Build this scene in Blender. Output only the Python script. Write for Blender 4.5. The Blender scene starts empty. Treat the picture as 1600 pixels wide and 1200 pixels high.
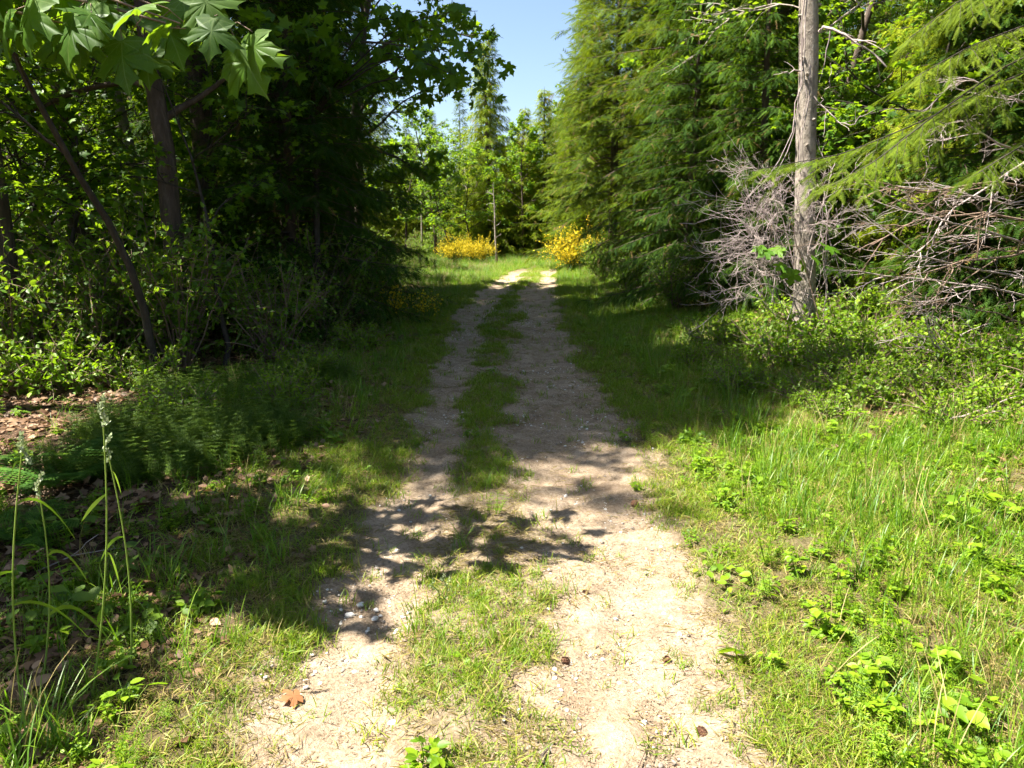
import bpy, math
import numpy as np
from math import sin, cos, pi, radians, atan2, tan
from mathutils import Vector, Matrix, Euler

# ------------------------------------------------------------------ camera, sky, sun, exposure
S = bpy.context.scene
COL = S.collection
CAM_H, PITCH, FPX = 1.9, radians(12.3), 1100.0          # focal length in pixels of a 1600 px wide frame
cam = bpy.data.cameras.new('camera'); cam.sensor_width = 36.0; cam.lens = 36.0 * FPX / 1600.0
cam.clip_end = 2000; cam.clip_start = 0.05
camo = bpy.data.objects.new('camera', cam); COL.objects.link(camo)
camo.location = (0, 0, CAM_H); camo.rotation_euler = (pi / 2 - PITCH, 0, 0)
S.camera = camo

SUN_AZ = atan2(-0.99, -0.10)       # compass-like angle of the sun, measured from +Y towards +X
SUN_EL = radians(60)
W = bpy.data.worlds.new('World'); S.world = W; W.use_nodes = True
wt = W.node_tree; wt.nodes.clear()
sky = wt.nodes.new('ShaderNodeTexSky'); sky.sky_type = 'NISHITA'; sky.sun_disc = False
sky.sun_elevation = SUN_EL; sky.sun_rotation = SUN_AZ; sky.air_density = 1.0; sky.dust_density = 1.3; sky.ozone_density = 1.5
bg = wt.nodes.new('ShaderNodeBackground'); bg.inputs[1].default_value = 0.05
wo = wt.nodes.new('ShaderNodeOutputWorld')
wt.links.new(sky.outputs[0], bg.inputs[0]); wt.links.new(bg.outputs[0], wo.inputs[0])

sl = bpy.data.lights.new('sun', 'SUN'); sl.energy = 5.0; sl.angle = radians(0.55); sl.color = (1.0, 0.95, 0.84)
so = bpy.data.objects.new('sun', sl); COL.objects.link(so)
TOSUN = Vector((sin(SUN_AZ) * cos(SUN_EL), cos(SUN_AZ) * cos(SUN_EL), sin(SUN_EL)))
so.rotation_euler = (-TOSUN).to_track_quat('-Z', 'Y').to_euler()
so.location = (-20, 5, 40)

S.view_settings.view_transform = 'Standard'; S.view_settings.look = 'None'
S.view_settings.exposure = 2.3; S.view_settings.gamma = 1.0; S.view_settings.use_curve_mapping = False
S.render.engine = 'CYCLES'
S.cycles.max_bounces = 5; S.cycles.diffuse_bounces = 2; S.cycles.glossy_bounces = 2
S.cycles.transmission_bounces = 3; S.cycles.transparent_max_bounces = 4
S.cycles.use_denoising = True; S.cycles.adaptive_threshold = 0.04
S.cycles.caustics_reflective = False; S.cycles.caustics_refractive = False

# ------------------------------------------------------------------ pixel helpers (layout only)
def ray(px, py):
    u = (px - 800) / FPX; v = (600 - py) / FPX
    return np.array([u, cos(PITCH) + v * sin(PITCH), -sin(PITCH) + v * cos(PITCH)])
def on_ground(px, py, z=0.0):
    r = ray(px, py); t = (z - CAM_H) / r[2]
    return r[0] * t, r[1] * t
def at(px, py, y):
    r = ray(px, py); t = y / r[1]
    return np.array([r[0] * t, y, CAM_H + r[2] * t])

# ------------------------------------------------------------------ mesh helpers
def norm(v):
    return v / np.maximum(np.linalg.norm(v, axis=-1, keepdims=True), 1e-9)

class Geo:
    def __init__(s): s.v = []; s.t = []; s.r = []; s.n = 0
    def add(s, v, t, r):
        s.v.append(v); s.t.append(t + s.n); s.r.append(r); s.n += len(v)
    def tube(s, pts, rad, sides=5, rnd=0.5):
        pts = np.asarray(pts, float); rad = np.asarray(rad, float); n = len(pts)
        tg = np.empty_like(pts); tg[1:-1] = pts[2:] - pts[:-2]; tg[0] = pts[1] - pts[0]; tg[-1] = pts[-1] - pts[-2]
        tg = norm(tg)
        ref = np.array([1.0, 0, 0]) if abs(tg[0][2]) > 0.8 else np.array([0, 0, 1.0])
        a = norm(np.cross(tg, ref)); b = np.cross(tg, a)
        an = np.arange(sides) * 2 * pi / sides
        ring = np.cos(an)[None, :, None] * a[:, None] + np.sin(an)[None, :, None] * b[:, None]
        v = (pts[:, None] + ring * rad[:, None, None]).reshape(-1, 3)
        i = np.arange(n - 1)[:, None] * sides; j = np.arange(sides)[None]; k = (j + 1) % sides
        t = np.concatenate([np.stack([i + j, i + k, i + sides + k], -1).reshape(-1, 3), np.stack([i + j, i + sides + k, i + sides + j], -1).reshape(-1, 3)])
        s.add(v, t, np.full(len(t), rnd))
    def stamp(s, tmpl, loc, R, scl, rnd):
        tv, tt = tmpl
        m = len(loc)
        if m == 0: return
        scl = np.asarray(scl, float)
        if scl.ndim == 1: scl = scl[:, None]
        v = np.einsum('mij,mnj->mni', R, tv[None] * scl[:, None, :]) + loc[:, None]
        t = tt[None] + (np.arange(m) * len(tv))[:, None, None]
        s.add(v.reshape(-1, 3), t.reshape(-1, 3), np.repeat(rnd, len(tt)))
    def mesh(s, name, mat, smooth=False):
        me = bpy.data.meshes.new(name)
        if s.n == 0: return me
        v = np.concatenate(s.v).astype(np.float32); t = np.concatenate(s.t).astype(np.int32); r = np.concatenate(s.r).astype(np.float32)
        me.vertices.add(len(v)); me.vertices.foreach_set('co', v.ravel())
        me.loops.add(len(t) * 3); me.loops.foreach_set('vertex_index', t.ravel())
        me.polygons.add(len(t)); me.polygons.foreach_set('loop_start', np.arange(len(t), dtype=np.int32) * 3)
        if smooth: me.polygons.foreach_set('use_smooth', np.ones(len(t), bool))
        me.update(calc_edges=True)
        at_ = me.attributes.new('rnd', 'FLOAT', 'FACE'); at_.data.foreach_set('value', r)
        me.materials.append(mat)
        return me

def frames(d, n):
    y = norm(d); z = n - (n * y).sum(-1, keepdims=True) * y; z = norm(z); x = np.cross(y, z)
    return np.stack([x, y, z], -1)

def obj(name, me, parent=None, loc=None, rot=None, scl=None):
    o = bpy.data.objects.new(name, me); COL.objects.link(o)
    if parent: o.parent = parent
    if loc is not None: o.location = loc
    if rot is not None: o.rotation_euler = rot
    if scl is not None: o.scale = (scl,) * 3 if np.isscalar(scl) else scl
    return o
def tag(o, label, cat, group=None):
    o['label'] = label; o['category'] = cat
    if group: o['group'] = group
    return o
def empty(name, loc=(0, 0, 0), rz=0.0, scl=1.0):
    o = bpy.data.objects.new(name, None); COL.objects.link(o); o.empty_display_size = 0.2
    o.location = loc; o.rotation_euler = (0, 0, rz); o.scale = (scl,) * 3 if np.isscalar(scl) else scl
    return o

# ------------------------------------------------------------------ materials
def new_mat(name):
    m = bpy.data.materials.new(name); m.use_nodes = True; nt = m.node_tree; nt.nodes.clear()
    out = nt.nodes.new('ShaderNodeOutputMaterial')
    return m, nt, out
def ramp(nt, stops, fac):
    r = nt.nodes.new('ShaderNodeValToRGB'); e = r.color_ramp.elements
    e[0].position, e[0].color = stops[0][0], (*stops[0][1], 1); e[1].position, e[1].color = stops[-1][0], (*stops[-1][1], 1)
    for p, c in stops[1:-1]:
        k = e.new(p); k.color = (*c, 1)
    nt.links.new(fac, r.inputs[0]); return r.outputs[0]
def noise(nt, scale, detail=4, rough=0.6, vec=None, dist=0.0):
    n = nt.nodes.new('ShaderNodeTexNoise'); n.inputs['Scale'].default_value = scale; n.inputs['Detail'].default_value = detail
    n.inputs['Roughness'].default_value = rough; n.inputs['Distortion'].default_value = dist
    if vec is not None: nt.links.new(vec, n.inputs['Vector'])
    return n.outputs['Fac']
def mixc(nt, fac, a, b, mode='MIX'):
    m = nt.nodes.new('ShaderNodeMix'); m.data_type = 'RGBA'; m.blend_type = mode
    for s, v in ((m.inputs[0], fac), (m.inputs[6], a), (m.inputs[7], b)):
        if hasattr(v, 'is_output'): nt.links.new(v, s)
        elif isinstance(v, (int, float)): s.default_value = v
        else: s.default_value = (*v, 1)
    return m.outputs[2]
def math_(nt, op, a, b=None, clamp=False):
    m = nt.nodes.new('ShaderNodeMath'); m.operation = op; m.use_clamp = clamp
    for s, v in zip(m.inputs, (a, b)):
        if v is None: continue
        if hasattr(v, 'is_output'): nt.links.new(v, s)
        else: s.default_value = v
    return m.outputs[0]
def attr(nt, name):
    a = nt.nodes.new('ShaderNodeAttribute'); a.attribute_name = name; return a.outputs['Fac']
def coords(nt, which='Object'):
    return nt.nodes.new('ShaderNodeTexCoord').outputs[which]

def leaf_mat(name, dark, mid, light, trans, tfac=0.4, rough=0.5, spec=0.35):
    m, nt, out = new_mat(name)
    oi = nt.nodes.new('ShaderNodeObjectInfo')
    r = math_(nt, 'ADD', attr(nt, 'rnd'), math_(nt, 'MULTIPLY', math_(nt, 'SUBTRACT', oi.outputs['Random'], 0.5), 0.35), True)
    c = ramp(nt, [(0.0, dark), (0.5, mid), (1.0, light)], r)
    c = mixc(nt, math_(nt, 'MULTIPLY', math_(nt, 'GREATER_THAN', attr(nt, 'rnd'), 1.5), .85), c, (.16, .085, .04))
    t = mixc(nt, 0.55, c, trans)
    p = nt.nodes.new('ShaderNodeBsdfPrincipled'); nt.links.new(c, p.inputs['Base Color'])
    p.inputs['Roughness'].default_value = rough; p.inputs['Specular IOR Level'].default_value = spec
    tr = nt.nodes.new('ShaderNodeBsdfTranslucent'); nt.links.new(t, tr.inputs['Color'])
    mx = nt.nodes.new('ShaderNodeMixShader'); mx.inputs[0].default_value = tfac
    nt.links.new(p.outputs[0], mx.inputs[1]); nt.links.new(tr.outputs[0], mx.inputs[2]); nt.links.new(mx.outputs[0], out.inputs[0])
    return m

M = {}
M['maple'] = leaf_mat('maple_leaf', (.03, .085, .005), (.06, .15, .006), (.11, .215, .010), (.38, .56, .01), .48, .5, .28)
M['alder'] = leaf_mat('alder_leaf', (.035, .085, .006), (.07, .15, .007), (.12, .215, .012), (.38, .54, .015), .45)
M['shrub'] = leaf_mat('shrub_leaf', (.035, .09, .005), (.075, .17, .007), (.14, .255, .012), (.38, .56, .015), .42)
M['fir'] = leaf_mat('fir_needle', (.022, .048, .004), (.055, .095, .005), (.13, .18, .010), (.30, .40, .012), .3, .75, .12)
M['cedar'] = leaf_mat('cedar_spray', (.07, .12, .006), (.155, .215, .008), (.27, .30, .015), (.46, .54, .02), .4, .75, .12)
M['hemlock'] = leaf_mat('hemlock_needle', (.012, .036, .004), (.028, .066, .005), (.065, .125, .008), (.2, .34, .012), .25, .75, .12)
M['grass'] = leaf_mat('grass_blade', (.055, .12, .004), (.125, .21, .006), (.26, .29, .025), (.32, .52, .01), .40, .5, .35)
M['tallgrass'] = leaf_mat('tall_grass_blade', (.04, .11, .005), (.09, .19, .007), (.18, .27, .02), (.26, .50, .012), .40, .45, .4)
M['dryblade'] = leaf_mat('dry_blade', (.17, .13, .04), (.26, .21, .07), (.34, .28, .12), (.45, .38, .12), .3, .6, .2)
M['weed'] = leaf_mat('weed_leaf', (.06, .13, .004), (.125, .225, .006), (.21, .30, .012), (.34, .58, .012), .40, .5, .35)
M['cleaver'] = leaf_mat('cleaver_leaf', (.04, .085, .010), (.07, .13, .012), (.11, .18, .018), (.28, .42, .03), .35, .5, .3)
M['fern'] = leaf_mat('fern_frond', (.03, .08, .012), (.05, .12, .016), (.08, .17, .02), (.25, .42, .03), .35, .75, .1)
M['broomflower'] = leaf_mat('broom_flower', (.50, .36, .01), (.62, .47, .01), (.75, .60, .03), (.7, .6, .03), .25, .6, .2)
M['broomstem'] = leaf_mat('broom_stem', (.04, .09, .012), (.07, .13, .018), (.11, .18, .025), (.2, .3, .04), .15, .55, .3)
M['litter'] = leaf_mat('dead_leaf', (.07, .035, .018), (.15, .08, .04), (.30, .19, .11), (.25, .13, .05), .15, .6, .3)
M['orange'] = leaf_mat('orange_leaf', (.20, .085, .035), (.27, .12, .05), (.34, .17, .08), (.5, .2, .05), .2, .5, .4)
M['debris'] = leaf_mat('path_debris', (.09, .06, .035), (.20, .14, .09), (.36, .28, .19), (.2, .12, .06), .1, .7, .2)
M['seed'] = leaf_mat('seed_head', (.22, .28, .13), (.32, .38, .20), (.42, .46, .30), (.3, .36, .15), .25, .6, .2)

def veined(base_name, name):
    m = M[base_name].copy(); m.name = name; nt = m.node_tree
    p = next(n for n in nt.nodes if n.type == 'BSDF_PRINCIPLED'); tr = next(n for n in nt.nodes if n.type == 'BSDF_TRANSLUCENT')
    sx = nt.nodes.new('ShaderNodeSeparateXYZ'); nt.links.new(coords(nt), sx.inputs[0]); X = sx.outputs[0]; Y = math_(nt, 'SUBTRACT', sx.outputs[1], .06); acc = None
    for a in (0, .98, -.98, 1.5, -1.5):
        d = math_(nt, 'ABSOLUTE', math_(nt, 'SUBTRACT', math_(nt, 'MULTIPLY', X, cos(a)), math_(nt, 'MULTIPLY', Y, sin(a))))
        fwd = math_(nt, 'GREATER_THAN', math_(nt, 'ADD', math_(nt, 'MULTIPLY', X, sin(a)), math_(nt, 'MULTIPLY', Y, cos(a))), 0.0)
        v = math_(nt, 'MULTIPLY', math_(nt, 'LESS_THAN', d, .011), fwd)
        side = math_(nt, 'MULTIPLY', math_(nt, 'LESS_THAN', math_(nt, 'PINGPONG', math_(nt, 'SUBTRACT', math_(nt, 'ADD', math_(nt, 'MULTIPLY', X, sin(a)), math_(nt, 'MULTIPLY', Y, cos(a))), d), .07), .006), math_(nt, 'MULTIPLY', math_(nt, 'LESS_THAN', d, .13), fwd))
        v = math_(nt, 'MAXIMUM', v, math_(nt, 'MULTIPLY', side, .6)); acc = v if acc is None else math_(nt, 'MAXIMUM', acc, v)
    blot = math_(nt, 'MULTIPLY', math_(nt, 'SUBTRACT', noise(nt, 7, 5, .7, coords(nt)), .3), .9, True)
    for n in (p, tr):
        src = n.inputs[0 if n is tr else 'Base Color'].links[0].from_socket
        c = mixc(nt, blot, mixc(nt, .35, src, (.02, .06, .005)), src)
        c = mixc(nt, math_(nt, 'MULTIPLY', acc, .5), c, (.20, .30, .07) if n is p else (.12, .2, .03)); nt.links.new(c, n.inputs[0 if n is tr else 'Base Color'])
    return m
def bark_mat(name, cols, scale=14, stretch=0.2, bump=0.6, rough=0.85, spots=None):
    m, nt, out = new_mat(name)
    mp = nt.nodes.new('ShaderNodeMapping'); mp.inputs['Scale'].default_value = (1, 1, stretch); nt.links.new(coords(nt), mp.inputs[0])
    n1 = noise(nt, scale, 6, 0.7, mp.outputs[0], 0.4); n2 = noise(nt, scale * .22, 4, 0.6, coords(nt))
    c = ramp(nt, [(0.28, cols[0]), (0.5, cols[1]), (0.72, cols[2])], n1)
    c = mixc(nt, math_(nt, 'MULTIPLY', n2, 0.55), c, cols[1])
    if spots is not None:
        sp = math_(nt, 'GREATER_THAN', noise(nt, scale * .5, 3, .6, coords(nt)), 0.62)
        c = mixc(nt, math_(nt, 'MULTIPLY', sp, .7), c, spots)
    p = nt.nodes.new('ShaderNodeBsdfPrincipled'); nt.links.new(c, p.inputs['Base Color']); p.inputs['Roughness'].default_value = rough
    p.inputs['Specular IOR Level'].default_value = 0.2
    b = nt.nodes.new('ShaderNodeBump'); b.inputs['Strength'].default_value = bump; b.inputs['Distance'].default_value = 0.03
    nt.links.new(n1, b.inputs['Height']); nt.links.new(b.outputs[0], p.inputs['Normal']); nt.links.new(p.outputs[0], out.inputs[0])
    return m
M['bigmaple'] = veined('maple', 'veined_maple_leaf')
M['bark'] = bark_mat('fissured_bark', [(.035, .024, .018), (.085, .062, .048), (.17, .13, .105)], 16, .16, 1.0)
M['alderbark'] = bark_mat('alder_bark', [(.10, .08, .065), (.27, .23, .19), (.42, .37, .32)], 13, 0.6, 1.0, .85, (.08, .065, .05))
M['darkwood'] = bark_mat('dark_wood', [(.02, .016, .012), (.05, .04, .032), (.10, .085, .07)], 20, .3, .6)
M['deadwood'] = bark_mat('dead_wood', [(.17, .125, .11), (.32, .26, .24), (.46, .40, .39)], 22, .3, .4)
M['browntwig'] = bark_mat('brown_twig', [(.10, .065, .045), (.19, .13, .095), (.30, .22, .17)], 22, .3, .4)
M['stem'] = bark_mat('green_stem', [(.10, .17, .025), (.17, .25, .04), (.24, .32, .07)], 30, .3, .1, .55)
M['cone'] = bark_mat('cone_scale', [(.09, .045, .028), (.17, .085, .05), (.28, .16, .10)], 60, 1, .3)
M['stone'] = bark_mat('stone', [(.45, .42, .38), (.6, .57, .52), (.72, .69, .64)], 30, 1, .4)
M['stonegrey'] = bark_mat('grey_stone', [(.14, .12, .10), (.22, .19, .16), (.32, .28, .24)], 40, 1, .4)
M['cutwood'] = bark_mat('split_wood', [(.05, .04, .03), (.09, .07, .055), (.15, .12, .09)], 18, .3, .8)

# ------------------------------------------------------------------ ground and path
rg = np.random.default_rng(7)
def vnoise(x, y, seed=0):
    # smooth value noise, vectorised
    x = np.asarray(x, float); y = np.asarray(y, float)
    xi = np.floor(x).astype(np.int64); yi = np.floor(y).astype(np.int64); fx = x - xi; fy = y - yi
    fx = fx * fx * (3 - 2 * fx); fy = fy * fy * (3 - 2 * fy)
    def h(a, b):
        n = (a * 374761393 + b * 668265263 + seed * 974634777) & 0xffffffff
        n = ((n ^ (n >> 13)) * 1274126177) & 0xffffffff
        return ((n ^ (n >> 16)) & 0xffff) / 65535.0
    return (h(xi, yi) * (1 - fx) + h(xi + 1, yi) * fx) * (1 - fy) + (h(xi, yi + 1) * (1 - fx) + h(xi + 1, yi + 1) * fx) * fy
def fbm(x, y, seed=0, o=3):
    s = 0; a = .5
    for k in range(o): s = s + a * vnoise(x * 2 ** k, y * 2 ** k, seed + k); a *= .5
    return s
def sstep(a, b, x):
    t = np.clip((x - a) / (b - a), 0, 1); return t * t * (3 - 2 * t)
YK = [0, 2.2, 5.3, 9, 15, 22, 27, 33, 40, 50, 70, 400]
def interp(ks): return lambda y: np.interp(y, YK, ks)
L_OUT = interp([-1.0, -1.0, -.92, -1.05, -1.25, -1.2, -.75, -.2, 1.2, 4, 8, 8])     # left edge of the left track
L_IN = interp([-.45, -.43, -.42, -.55, -.55, -.1, .3, .6, 2.0, 4.8, 9, 9])
R_IN = interp([.03, .03, .07, -.03, .02, .05, .9, 1.3, 2.5, 5.2, 9.4, 9.4])
R_OUT = interp([1.0, 1.0, 1.05, 1.02, 1.08, 1.4, 1.7, 2.1, 3.3, 6, 10, 10])
def masks(x, y):
    w = (fbm(x * .9, y * .7, 103) - .44) * .55 + (fbm(x * 2.6, y * 2.6, 3) - .44) * .5 + (fbm(x * 9, y * 9, 9, 2) - .37) * .28
    lo, li, ri, ro = L_OUT(y), L_IN(y), R_IN(y), R_OUT(y)
    lt = sstep(-.10, .10, np.minimum(x - lo, li - x) + w)
    rt = sstep(-.16, .2, np.minimum(x - ri, ro - x) + w * 1.2)
    bare = np.maximum(lt, rt) * (1 - sstep(31, 37, y))
    strip = ((x > lo) & (x < ro)) * (1 - np.maximum(lt, rt))
    return bare, strip
def gz(x, y):
    x = np.asarray(x, float); y = np.asarray(y, float)
    lo, li, ri, ro = L_OUT(y), L_IN(y), R_IN(y), R_OUT(y)
    fade = 1 - sstep(30, 40, y)
    z = -.045 * fade * np.exp(-((x - (lo + li) / 2) / .32) ** 2) - .035 * fade * np.exp(-((x - (ri + ro) / 2) / .42) ** 2)
    dr = np.maximum(x - ro, 0); dl = np.maximum(lo - x, 0)
    z = z + .42 * sstep(.3, 5.0, dr) + .03 * np.maximum(dr - 4, 0) + .10 * sstep(.2, 3.5, dl)
    z = z + (fbm(x * .55, y * .55, 21) - .44) * .20 * sstep(0.1, 2.5, dr + dl) + (fbm(x * 2.2, y * 2.2, 31) - .44) * .05
    z = z + sstep(36, 60, y) * (y - 36) * .012 * (y < 120) + (y >= 120) * 1.0
    return z
def gz1(x, y): return float(gz(np.array([x]), np.array([y]))[0])

def axis_lin(segs):
    out = []
    for a, b, s in segs: out.append(np.arange(a, b, s))
    out.append([segs[-1][1]]); return np.concatenate(out)
gx = axis_lin([(-600, -100, 100), (-100, -30, 10), (-30, -8, 1.0), (-8, -3, .15), (-3, 3.2, .035), (3.2, 8, .15), (8, 30, 1.0), (30, 100, 10), (100, 600, 100)])
gy = axis_lin([(-60, -6, 6), (-6, 1.6, .4), (1.6, 6, .035), (6, 12, .07), (12, 24, .15), (24, 50, .35), (50, 100, 5), (100, 900, 80)])
GX, GY = np.meshgrid(gx, gy)
near = (np.abs(GX) < 6) & (GY < 14) & (GY > 1)
bare, strip = masks(GX, GY)
GZ = gz(GX, GY) + near * ((fbm(GX * 5, GY * 5, 51) - .44) * .05 + (fbm(GX * 14, GY * 11, 61, 2) - .37) * .03)
litter = sstep(.25, 1.4, L_OUT(GY) - GX + (fbm(GX * 1.1, GY * 1.1, 77) - .44) * 2.2) * (GY < 24)
litter = np.maximum(litter, sstep(3.2, 5.5, GX - R_OUT(GY)) * (GY < 40))
V = np.stack([GX, GY, GZ], -1).reshape(-1, 3)
ny, nx = GX.shape
i = (np.arange(ny - 1)[:, None] * nx + np.arange(nx - 1)[None]).ravel()
Q = np.stack([i, i + 1, i + nx + 1, i + nx], -1)
cxm = (GX[:-1, :-1] + GX[1:, 1:]).ravel() / 2; cym = (GY[:-1, :-1] + GY[1:, 1:]).ravel() / 2
onpath = (cxm > L_OUT(cym) - .04) & (cxm < R_OUT(cym) + .04) & (cym < 37) & (cym > -6)

def ground_material():
    m, nt, out = new_mat('forest_ground')
    co = coords(nt, 'Object')
    b_ = attr(nt, 'bare'); l_ = attr(nt, 'litter'); s_ = attr(nt, 'strip')
    big = noise(nt, 1.1, 4, .6, co); mid = noise(nt, 6, 6, .65, co); fine = noise(nt, 48, 6, .75, co); vfine = noise(nt, 190, 3, .7, co)
    soil = ramp(nt, [(.30, (.14, .10, .066)), (.48, (.285, .212, .145)), (.68, (.43, .345, .26))], math_(nt, 'ADD', math_(nt, 'MULTIPLY', mid, .55), math_(nt, 'MULTIPLY', fine, .45)))
    soil = mixc(nt, math_(nt, 'MULTIPLY', ramp(nt, [(.52, (0, 0, 0)), (.68, (1, 1, 1))], big), .5), soil, (.20, .13, .08))
    # darker specks of needles and bark crumbs
    mp = nt.nodes.new('ShaderNodeMapping'); mp.inputs['Scale'].default_value = (70, 130, 90); mp.inputs['Rotation'].default_value = (0, 0, .6); nt.links.new(co, mp.inputs[0])
    vo = nt.nodes.new('ShaderNodeTexVoronoi'); vo.inputs['Scale'].default_value = 1.0; nt.links.new(mp.outputs[0], vo.inputs['Vector'])
    crumb = math_(nt, 'MULTIPLY', math_(nt, 'LESS_THAN', vo.outputs['Distance'], .26), math_(nt, 'GREATER_THAN', noise(nt, 9, 3, .6, co), .50))
    soil = mixc(nt, math_(nt, 'MULTIPLY', crumb, .55), soil, (.10, .065, .04))
    soil = mixc(nt, math_(nt, 'MULTIPLY', math_(nt, 'GREATER_THAN', vfine, .66), .5), soil, (.42, .36, .29))
    turf = ramp(nt, [(.3, (.05, .042, .018)), (.5, (.11, .09, .042)), (.72, (.20, .16, .09))], math_(nt, 'ADD', math_(nt, 'MULTIPLY', mid, .5), math_(nt, 'MULTIPLY', fine, .5)))
    lit = ramp(nt, [(.32, (.025, .016, .010)), (.52, (.07, .042, .026)), (.7, (.16, .10, .065))], math_(nt, 'ADD', math_(nt, 'MULTIPLY', mid, .4), math_(nt, 'MULTIPLY', fine, .6)))
    c = mixc(nt, l_, turf, lit)
    e = math_(nt, 'ADD', math_(nt, 'ADD', b_, math_(nt, 'MULTIPLY', s_, .55)), math_(nt, 'MULTIPLY', math_(nt, 'SUBTRACT', fine, .5), .9), True)
    c = mixc(nt, e, c, soil)
    p = nt.nodes.new('ShaderNodeBsdfPrincipled'); nt.links.new(c, p.inputs['Base Color']); p.inputs['Roughness'].default_value = .95; p.inputs['Specular IOR Level'].default_value = .1
    h = math_(nt, 'ADD', math_(nt, 'MULTIPLY', mid, .6), math_(nt, 'ADD', math_(nt, 'MULTIPLY', fine, .45), math_(nt, 'MULTIPLY', vfine, .2)))
    b = nt.nodes.new('ShaderNodeBump'); b.inputs['Strength'].default_value = 1.0; b.inputs['Distance'].default_value = .03
    nt.links.new(h, b.inputs['Height']); nt.links.new(b.outputs[0], p.inputs['Normal']); nt.links.new(p.outputs[0], out.inputs[0])
    return m
M['ground'] = ground_material()
def sheet(name, quads):
    used, inv = np.unique(quads, return_inverse=True); q = inv.reshape(-1, 4)
    me = bpy.data.meshes.new(name); v = V[used].astype(np.float32)
    me.vertices.add(len(v)); me.vertices.foreach_set('co', v.ravel()); me.loops.add(len(q) * 4); me.loops.foreach_set('vertex_index', q.ravel().astype(np.int32))
    me.polygons.add(len(q)); me.polygons.foreach_set('loop_start', np.arange(len(q), dtype=np.int32) * 4); me.polygons.foreach_set('use_smooth', np.ones(len(q), bool))
    me.update(calc_edges=True)
    for k, a in (('bare', bare), ('litter', litter), ('strip', strip)):
        A = me.attributes.new(k, 'FLOAT', 'POINT'); A.data.foreach_set('value', a.ravel()[used].astype(np.float32))
    me.materials.append(M['ground'])
    o = obj(name, me); o['kind'] = 'structure'; return o
sheet('ground', Q[~onpath]); sheet('path', Q[onpath])

# ------------------------------------------------------------------ leaf templates (x side, y along, z normal)
def T(v, t): return np.array(v, float), np.array(t, int)
SIMPLE = T([(0, 0, 0), (.27, .42, .05), (0, 1, -.08), (-.27, .42, .05), (0, .5, -.02)], [(0, 1, 4), (1, 2, 4), (2, 3, 4), (3, 0, 4)])
NARROW = T([(0, 0, 0), (.09, .5, .02), (0, 1, -.08), (-.09, .5, .02)], [(0, 1, 2), (0, 2, 3)])
OVATE = T([(0, 0, 0), (.26, .22, .05), (.30, .5, .05), (.16, .8, .0), (0, 1, -.10), (-.16, .8, 0), (-.30, .5, .05), (-.26, .22, .05), (0, .5, -.03)],
          [(8, k, (k + 1) % 8) for k in range(8)])
def maple_outline():
    r = [(0, .06), (.14, -.04), (.30, -.02), (.52, .05), (.42, .20), (.34, .30), (.52, .35), (.60, .46), (.82, .60), (.62, .64), (.56, .78), (.34, .67), (.20, .65), (.31, .84), (.15, .92), (0, 1.16)]
    return r + [(-x, y) for x, y in r[-2:0:-1]]
_mo = maple_outline()
MAPLE = T([(x, y, -.28 * (x * x + (y - .4) ** 2)) for x, y in [(0, .02), (.44, .06), (.33, .30), (.68, .58), (.21, .63), (0, 1.03), (-.21, .63), (-.68, .58), (-.33, .30), (-.44, .06)]] + [(0, .4, .03)],
          [(10, k, (k + 1) % 10) for k in range(10)])
def big_maple(rng):
    pts = []
    mo = _mo
    for k in range(len(mo)):
        a = np.array(mo[k]); b = np.array(mo[(k + 1) % len(mo)])
        pts.append(a); m = (a + b) / 2 + (np.array([a[1] - b[1], b[0] - a[0]])) * rng.uniform(.03, .15); pts.append(m)
    pts = np.array(pts) + rng.normal(0, .008, (len(pts), 2)); n = len(pts); c = np.array([0, .38])
    ring = c + (pts - c) * .52
    vein = np.array([1 if np.linalg.norm(p - c) > .40 else 0 for p in pts])
    tw, cu = rng.uniform(-.3, .3), rng.uniform(.25, .6)
    def z(p, v): return -cu * ((p[0]) ** 2 * .8 + max(p[1] - .4, 0) ** 2) + tw * p[0] * p[1] * .4 - .008 * v
    vs = [(*p, z(p, 0)) for p in pts] + [(*p, z(p, 1 if v else -.6)) for p, v in zip(ring, vein)] + [(*c, 0.0)]
    ts = []
    for k in range(n):
        j = (k + 1) % n
        ts += [(k, j, n + j), (k, n + j, n + k), (n + k, n + j, 2 * n)]
    return T(vs, ts)
def spray_t(pairs, ang, ln, wd, axis_w=.015, droop=.12, taper=.55):
    v = [(-axis_w, 0, 0), (axis_w, 0, 0), (0, 1, -droop)]; t = [(0, 1, 2)]
    for k in range(pairs):
        y = .06 + .86 * k / max(pairs - 1, 1); l = ln * (1 - taper * (k / pairs)); z0 = -droop * y * y
        for s in (-1, 1):
            b = len(v); yy = y + (0.04 if s > 0 else 0)
            v += [(0, yy - wd, z0), (0, yy + wd, z0), (s * l * sin(ang), yy + l * cos(ang), z0 - .06 * l + .02 * s)]
            t += [(b, b + 1, b + 2)]
    return T(v, t)
FIRSPRAY = spray_t(6, radians(52), .34, .05)
FINESPRAY = spray_t(13, radians(62), .18, .022, .008, .1, .45)
CEDARSPRAY = spray_t(5, radians(36), .42, .075, .02, .35)
HEMSPRAY = spray_t(7, radians(62), .22, .055, .012, .2)

# ------------------------------------------------------------------ tree builders (return meshes, base at origin)
def curve(p0, d0, L, n, rng, wob=.12, up=0.0):
    pts = [np.array(p0, float)]; d = np.array(d0, float); d /= np.linalg.norm(d)
    for k in range(n):
        d = d + rng.normal(0, wob, 3) + np.array([0, 0, up]); d /= np.linalg.norm(d); pts.append(pts[-1] + d * L / n)
    return np.array(pts)
def along(pts, t):
    s = np.clip(t, 0, .9999) * (len(pts) - 1); k = int(s); return pts[k] + (pts[k + 1] - pts[k]) * (s - k), norm(pts[k + 1] - pts[k])

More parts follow.
